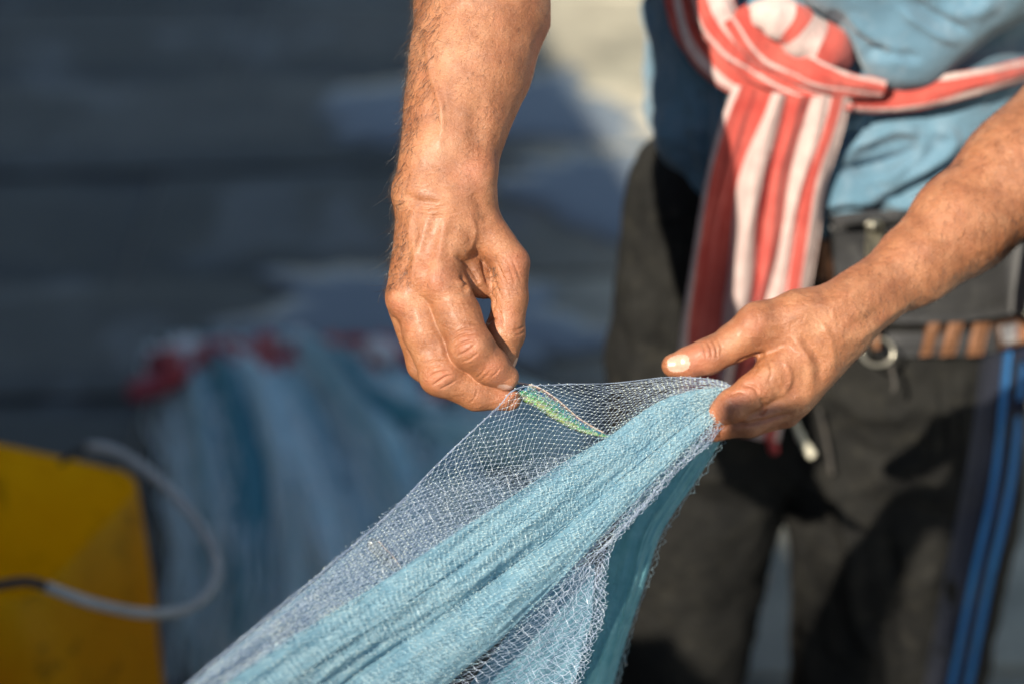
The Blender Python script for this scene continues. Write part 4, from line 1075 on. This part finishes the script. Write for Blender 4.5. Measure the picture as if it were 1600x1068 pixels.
# loose skirt hanging off the folds
def fold_sk(v, u):
    z = 10*np.sin(v*9+u*6)*np.clip(u*2, 0, 1); return np.stack([z*.3, z*.0, z], 2)
e1, w1 = net_sheet([spline(lower, 96), spline(skirt_edge, 96)], 96, 24, .24, .5, jit=1.6, wave=5, seed=9, sag=2.5, fold=fold_sk)
e2, w2 = net_sheet([spline([(p[0]-14, p[1]-8, p[2]-14) for p in lower], 84), spline([(p[0]-6, p[1]-3, p[2]-22) for p in skirt_edge], 84)], 84, 18, .22, .45, jit=2.2, wave=7, seed=10, sag=2.5, fold=fold_sk)
e3, w3 = net_sheet([spline([(p[0]-16, p[1], p[2]-5) for p in skirt_edge], 110), spline(skirt_edge, 110)], 110, 6, .28, .6, jit=1.6, wave=3, seed=11, sag=1)
low2 = [(900, 880, 10), (860, 950, 20), (820, 1020, 30), (790, 1100, 40)]; low3 = [(945, 880, 2), (935, 950, 6), (915, 1020, 10), (890, 1100, 14)]
e4, w4 = net_sheet([spline(low2, 26), spline(low3, 26)], 26, 14, .26, .5, jit=2.6, wave=6, seed=12, sag=2)
add_net('loose_mesh', [e1, e2, e3, e4], net_lilac, netroot)
v, f = merge([w1, w2, w3, w4]); tagit(mk('knots', v, f, knotm, netroot, smooth=False), kind='stuff')
# the part hanging behind, out of focus
def back_piece():
    rows = [[(1105, 640, -170), (1015, 740, -190), (960, 830, -215), (930, 920, -250), (900, 1010, -300), (870, 1100, -340)],
            [(1128, 645, -170), (1065, 745, -180), (1010, 830, -205), (985, 920, -230), (960, 1010, -280), (935, 1100, -330)],
            [(1150, 648, -175), (1098, 735, -190), (1035, 830, -215), (1005, 920, -240), (975, 1010, -300), (950, 1100, -350)]]
    core(rows, 60, 34, 12, 9, net_back, 'hanging_folds', thick=8)
back_piece()
bk1 = [(1120, 642, -165), (1048, 740, -180), (994, 830, -205), (964, 920, -240), (940, 1010, -290), (912, 1100, -330)]; bk2 = [(1156, 650, -172), (1106, 735, -185), (1044, 830, -208), (1012, 920, -245), (984, 1010, -295), (958, 1100, -335)]
b1, x1_ = net_sheet([spline(bk1, 80), spline(bk2, 80)], 80, 16, .26, .8, jit=1.8, wave=5, seed=21)
add_net('hanging_mesh', [b1], net_line, netroot)
def skirt_fill():
    rows = [[(p[0]-6, p[1]-4, p[2]-26) for p in lower], [(p[0]-40, p[1]-10, p[2]-40) for p in skirt_edge]]
    return rows
# thin inner fill seen through the meshes low down
fillm, tfl, bfl = m_net('net_haze_layers', (.22, .46, .60), (.34, .60, .72), .45, .5, .55)
core([[(850, 900, -40), (800, 980, -20), (740, 1060, 0), (700, 1110, 10)], [(930, 880, -60), (925, 960, -60), (905, 1040, -50), (880, 1110, -40)]], 40, 30, 10, 12, fillm, 'inner_folds', thick=6)
core([[(p[0]-10, p[1]+14, p[2]-22) for p in top_edge[7:]], [(p[0], p[1]+6, p[2]-16) for p in ridge[6:]]], 60, 30, 6, 14, m_net('net_haze_thin', (.24, .42, .58), (.34, .54, .70), .4, .5, .42)[0], 'inner_folds', thick=4, fade=.55)

# ================================================================ FISH
def fish(pts, halfw, depth, label, n=60, sides=20, z_off=0, mat=None):
    s = spline(pts, n); P = PW(s, D_N)
    root = empty('fish', tuple(P[n//2]), label, 'fish')
    t = np.linspace(0, 1, n); prof = np.interp(t, [0, .05, .2, .45, .75, .93, 1], [.35, .7, .98, .95, .55, .22, .12])*halfw*K*D_N
    v, f = sweep(P, prof, sides, cap=True, squash=(.5, 1.0), up=tuple(CF))
    rel = (v-np.vstack([np.repeat(P, sides, 0), P[:1], P[-1:]]))@(CU*.8+CR*.6)/(np.r_[np.repeat(prof, sides), 1, 1])
    b = np.clip(.5-.55*rel, 0, 1)
    mk('fish_body', v, f, mat or fishm, root, attrs={'belly': b})
    # back fin ridge
    tdir = np.gradient(P, axis=0); tdir /= np.linalg.norm(tdir, axis=1)[:, None]
    e1 = np.cross(tdir, CF); e1 /= np.linalg.norm(e1, axis=1)[:, None]; e2 = np.cross(e1, tdir)
    side = np.cross(tdir, CF); side /= np.linalg.norm(side, axis=1)[:, None]
    if side[n//2] @ CU < 0: side = -side
    ridge_p = P+side*(prof*1.0)[:, None]
    v, f = sweep(ridge_p[3:-4], halfw*.11*K*D_N, 6); mk('back_fin', v, f, finm, root)
    # tail fin: two lobes
    T0 = P[-1]; d = tdir[-1]; L = halfw*.9*K*D_N
    v = np.array([T0-d*L*.3, T0+d*L*1.2+side[-1]*L*.55, T0+d*L*.6, T0+d*L*1.2-side[-1]*L*.55]); v = np.vstack([v, v+CF*.0006])
    mk('tail_fin', v, [(0, 1, 2), (0, 2, 3), (4, 6, 5), (4, 7, 6), (0, 4, 5, 1), (1, 5, 6, 2), (2, 6, 7, 3), (3, 7, 4, 0)], finm, root, smooth=False)
    return root
fish([(794, 606, 2), (818, 612, -4), (845, 624, -14), (872, 643, -26), (900, 662, -38), (928, 674, -50), (954, 682, -62)], 15.5, 0, 'slim green fish caught in the mesh beside the pinching fingers')
silver = simple('pale_fish', (.05, .08, .10), (.16, .18, .18), 200, .3, coat=.4)
fish([(578, 842, 122), (592, 862, 121), (612, 880, 118), (634, 904, 114)], 11, 0, 'small blurred grey fish deep in the net towards the lower left', n=30, mat=silver)

# ================================================================ NET HEAP ON THE GROUND
heap_at = on_ground(520, 780)
heap = empty('net_heap', tuple(heap_at), 'heap of teal blue net with a red head rope lying on the shaded quay', 'net')
def ground_curve(pts, n): # (px, py, height)
    return spline([on_ground(p[0], p[1], p[2]) for p in pts], n)
hp = []
pale_line = m_net('faded_strands', (.55, .76, .82), (.86, .93, .93), .3, .5)[0]
whitefl = simple('white_float', (.6, .58, .56), (.75, .74, .72), 40, .5)
strand_list = [
 ([(262, 575, .05), (285, 660, .10), (300, 800, .12), (305, 960, .10), (312, 1040, .05)], .028),
 ([(290, 560, .06), (330, 660, .14), (345, 800, .16), (350, 930, .12), (345, 1080, .06)], .040),
 ([(330, 560, .06), (375, 640, .16), (400, 780, .18), (405, 900, .16), (400, 1080, .08)], .042),
 ([(375, 565, .06), (420, 640, .17), (455, 760, .20), (470, 880, .18), (470, 1080, .10)], .040),
 ([(410, 575, .05), (450, 620, .14), (510, 740, .20), (530, 870, .19), (540, 1080, .10)], .036),
 ([(440, 560, .06), (480, 640, .12), (550, 760, .18), (590, 880, .19), (610, 1050, .10)], .030),
 ([(445, 560, .07), (500, 580, .16), (560, 650, .20), (620, 760, .22), (660, 900, .20)], .040),
 ([(455, 562, .08), (530, 595, .18), (600, 660, .21), (680, 690, .20), (760, 720, .14)], .036),
 ([(500, 640, .06), (560, 720, .12), (600, 820, .16), (650, 950, .12)], .026),
 ([(620, 560, .04), (625, 610, .12), (640, 660, .16), (690, 720, .18), (740, 850, .14)], .034),
 ([(690, 600, .04), (720, 640, .12), (780, 690, .14), (860, 740, .10)], .034),
 ([(560, 555, .04), (590, 600, .10), (640, 640, .12), (700, 660, .10)], .022),
 ([(300, 600, .12), (350, 640, .19), (372, 760, .21), (378, 900, .19), (372, 1060, .1)], .020),
 ([(400, 600, .14), (450, 660, .22), (490, 780, .25), (520, 900, .24), (560, 1040, .16)], .020),
 ([(560, 620, .14), (640, 660, .22), (740, 690, .20), (850, 700, .12), (900, 690, .06)], .026),
 ([(700, 560, .03), (740, 600, .10), (800, 630, .12), (880, 660, .08)], .030),
 ([(640, 780, .20), (720, 800, .20), (800, 860, .14), (860, 940, .08)], .045),
]
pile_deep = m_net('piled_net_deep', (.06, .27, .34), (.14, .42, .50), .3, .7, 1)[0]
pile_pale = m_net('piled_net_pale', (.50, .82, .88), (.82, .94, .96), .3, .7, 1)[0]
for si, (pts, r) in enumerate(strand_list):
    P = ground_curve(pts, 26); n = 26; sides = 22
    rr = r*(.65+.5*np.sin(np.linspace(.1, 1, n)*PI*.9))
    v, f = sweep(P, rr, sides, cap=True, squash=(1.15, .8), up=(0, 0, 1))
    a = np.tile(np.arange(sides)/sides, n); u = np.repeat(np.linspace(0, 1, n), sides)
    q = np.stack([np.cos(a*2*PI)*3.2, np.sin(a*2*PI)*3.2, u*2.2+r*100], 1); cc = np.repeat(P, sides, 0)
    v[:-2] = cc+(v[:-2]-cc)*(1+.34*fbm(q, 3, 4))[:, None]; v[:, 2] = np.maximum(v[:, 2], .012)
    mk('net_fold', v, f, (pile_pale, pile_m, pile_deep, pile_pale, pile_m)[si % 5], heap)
# loose strands over the folds
pa_, pb_ = [], []
for pts, r in strand_list:
    for s in range(18):
        P = ground_curve(pts, 16); a = rng.uniform(-1.3, 1.3)+PI/2; off = np.array([math.cos(a)*r*1.25, 0, abs(math.sin(a))*r*1.0])
        W = P+off+rng.normal(0, .004, (16, 3))+np.c_[fbm(np.c_[np.arange(16)*.35, np.full(16, s*1.7), np.full(16, r*900)], 2, 5)*.022, fbm(np.c_[np.arange(16)*.35, np.full(16, s*2.9), np.full(16, r*900)], 2, 6)*.015, np.zeros(16)]; W[:, 2] = np.maximum(W[:, 2], .015); pa_.append(W[:-1]); pb_.append(W[1:])
v, f = tubes(np.vstack(pa_), np.vstack(pb_), .0022, .0022, 3); tagit(mk('loose_strands', v, f, pale_line, heap, smooth=False), kind='stuff')
# red head rope in loops with small floats
P = []
for t in np.linspace(0, 1, 170):
    x = 225+t*530+26*math.sin(t*41); yv = 590-35*math.sin(t*PI)+26*math.sin(t*57+1)+(60*max(0, t-.75)*4*.5)
    P.append(on_ground(x, yv, .12+.06*abs(math.sin(t*33))))
v, f = sweep(np.array(P), .009, 7); mk('head_rope', v, f, redm, heap)
P = []
for t in np.linspace(0, 1, 120):
    P.append(on_ground(620+t*140+22*math.sin(t*30), 575+t*95+24*math.sin(t*37), .03+.05*abs(math.sin(t*25))))
v, f = sweep(np.array(P), .009, 7); mk('head_rope', v, f, redm, heap)
fl_mesh = None
darkred = simple('red_float', (.26, .03, .05), (.40, .07, .09), 40, .5)
for i, (x, yv) in enumerate([(232, 605), (262, 562), (282, 548), (300, 590), (372, 575), (388, 592), (395, 560), (410, 545), (455, 540), (470, 552), (505, 556), (520, 590), (545, 570), (560, 610), (600, 552), (640, 560), (655, 660), (670, 650), (700, 680), (590, 575), (735, 575), (760, 600), (725, 610), (770, 640), (690, 565), (340, 556), (480, 560), (610, 545)]):
    c0 = on_ground(x, yv, .13+.05*random.random()); a = random.uniform(0, PI); d = np.array([math.cos(a), math.sin(a), .2])*.032
    path = np.array([c0-d, c0-d*.8, c0-d*.3, c0+d*.3, c0+d*.8, c0+d]); v, f = sweep(path, [.006, .014, .019, .019, .014, .006], 12)
    mk('float', v, f, whitefl if i % 3 == 2 else darkred, heap)

# ================================================================ YELLOW TUB
def tub():
    zr = .56
    # opening corners, traced: far left, far right, near right, near left
    fr = on_ground(236, 745, zr); fl = on_ground(-190, 655, zr)
    nr = on_ground(150, 905, zr-.01); 
    ax = (fl-fr); ax[2] = 0; wdt = .32; ax = ax/np.linalg.norm(ax)
    ay = np.array([ax[1], -ax[0], 0]); 
    if ay[1] > 0: ay = -ay
    dep = .22
    cen = fr+ax*wdt/2+ay*dep/2; cen = np.array([cen[0], cen[1], 0])
    root = empty('yellow_tub', tuple(cen), 'yellow plastic tub cut from a can, with a grey hose handle, at the left edge', 'tub')
    def ring(w, d, z, rnd=.035, n=9):
        out = []
        for sx_, sy_, a0 in ((1, 1, 0), (-1, 1, PI/2), (-1, -1, PI), (1, -1, 1.5*PI)):
            cxx, cyy = sx_*(w/2-rnd), sy_*(d/2-rnd)
            for k in range(n):
                a = a0+PI/2*k/(n-1); out.append(cen+ax*(cxx+rnd*math.cos(a))+ay*(cyy+rnd*math.sin(a))+np.array([0, 0, z]))
        return out
    levels = [(.90, 0.01, 0), (.97, .03, 0), (1.0, .15, 0), (1.0, .30, 0), (1.01, .45, 0), (1.0, zr, 0)]
    V = []; rings = []
    for s, z, _ in levels: rings.append(ring(wdt*s, dep*s, z))
    rings.append(ring(wdt-.004, dep-.004, zr+.002))
    for s, z, _ in levels[::-1]: rings.append(ring(wdt*s-.008, dep*s-.008, max(z, .02)))
    m = len(rings[0]); V = np.array(rings).reshape(-1, 3); V += (fbm(V*14, 2, 7)*.003)[:, None]*np.array([1, 1, .3])
    F = grid_faces(len(rings), m, closed_v=True).tolist()
    F.append(tuple(range(m))[::-1]); F.append(tuple((len(rings)-1)*m+i for i in range(m)))
    mk('tub_body', V, F, bucketm, root)
    # handle: grey hose on a cord, drooping outwards to the right
    def at(px, py, D): return CC+D*(CF+CR*(px-800)*K+CU*(534-py)*K)
    Dfr = (fr-CC)@CF
    H = spline([at(112, 716, Dfr+.0), at(140, 697, Dfr-.02), (at(190, 708, Dfr-.03)), at(260, 760, Dfr-.05), at(318, 830, Dfr-.08), at(338, 890, Dfr-.11), at(310, 940, Dfr-.15), at(240, 958, Dfr-.19), at(150, 943, Dfr-.23), at(70, 915, Dfr-.25)], 60)
    v, f = sweep(H[4:], .0046, 12); mk('hose_handle', v, f, ropem, root)
    v, f = sweep(spline([at(96, 722, Dfr+.004), at(108, 712, Dfr-.006), at(140, 698, Dfr-.02)], 10), .0032, 8); mk('handle_cord', v, f, darkcord, root)
    v, f = sweep(spline([at(74, 916, Dfr-.25), at(40, 908, Dfr-.25), at(-10, 915, Dfr-.25)], 10), .0045, 8); mk('handle_cord', v, f, darkcord, root)
tub()
print('slabs', slab_n, 'left', len(LV), 'right', len(RV), 'trousers', len(TV), 'shirt', len(SV))
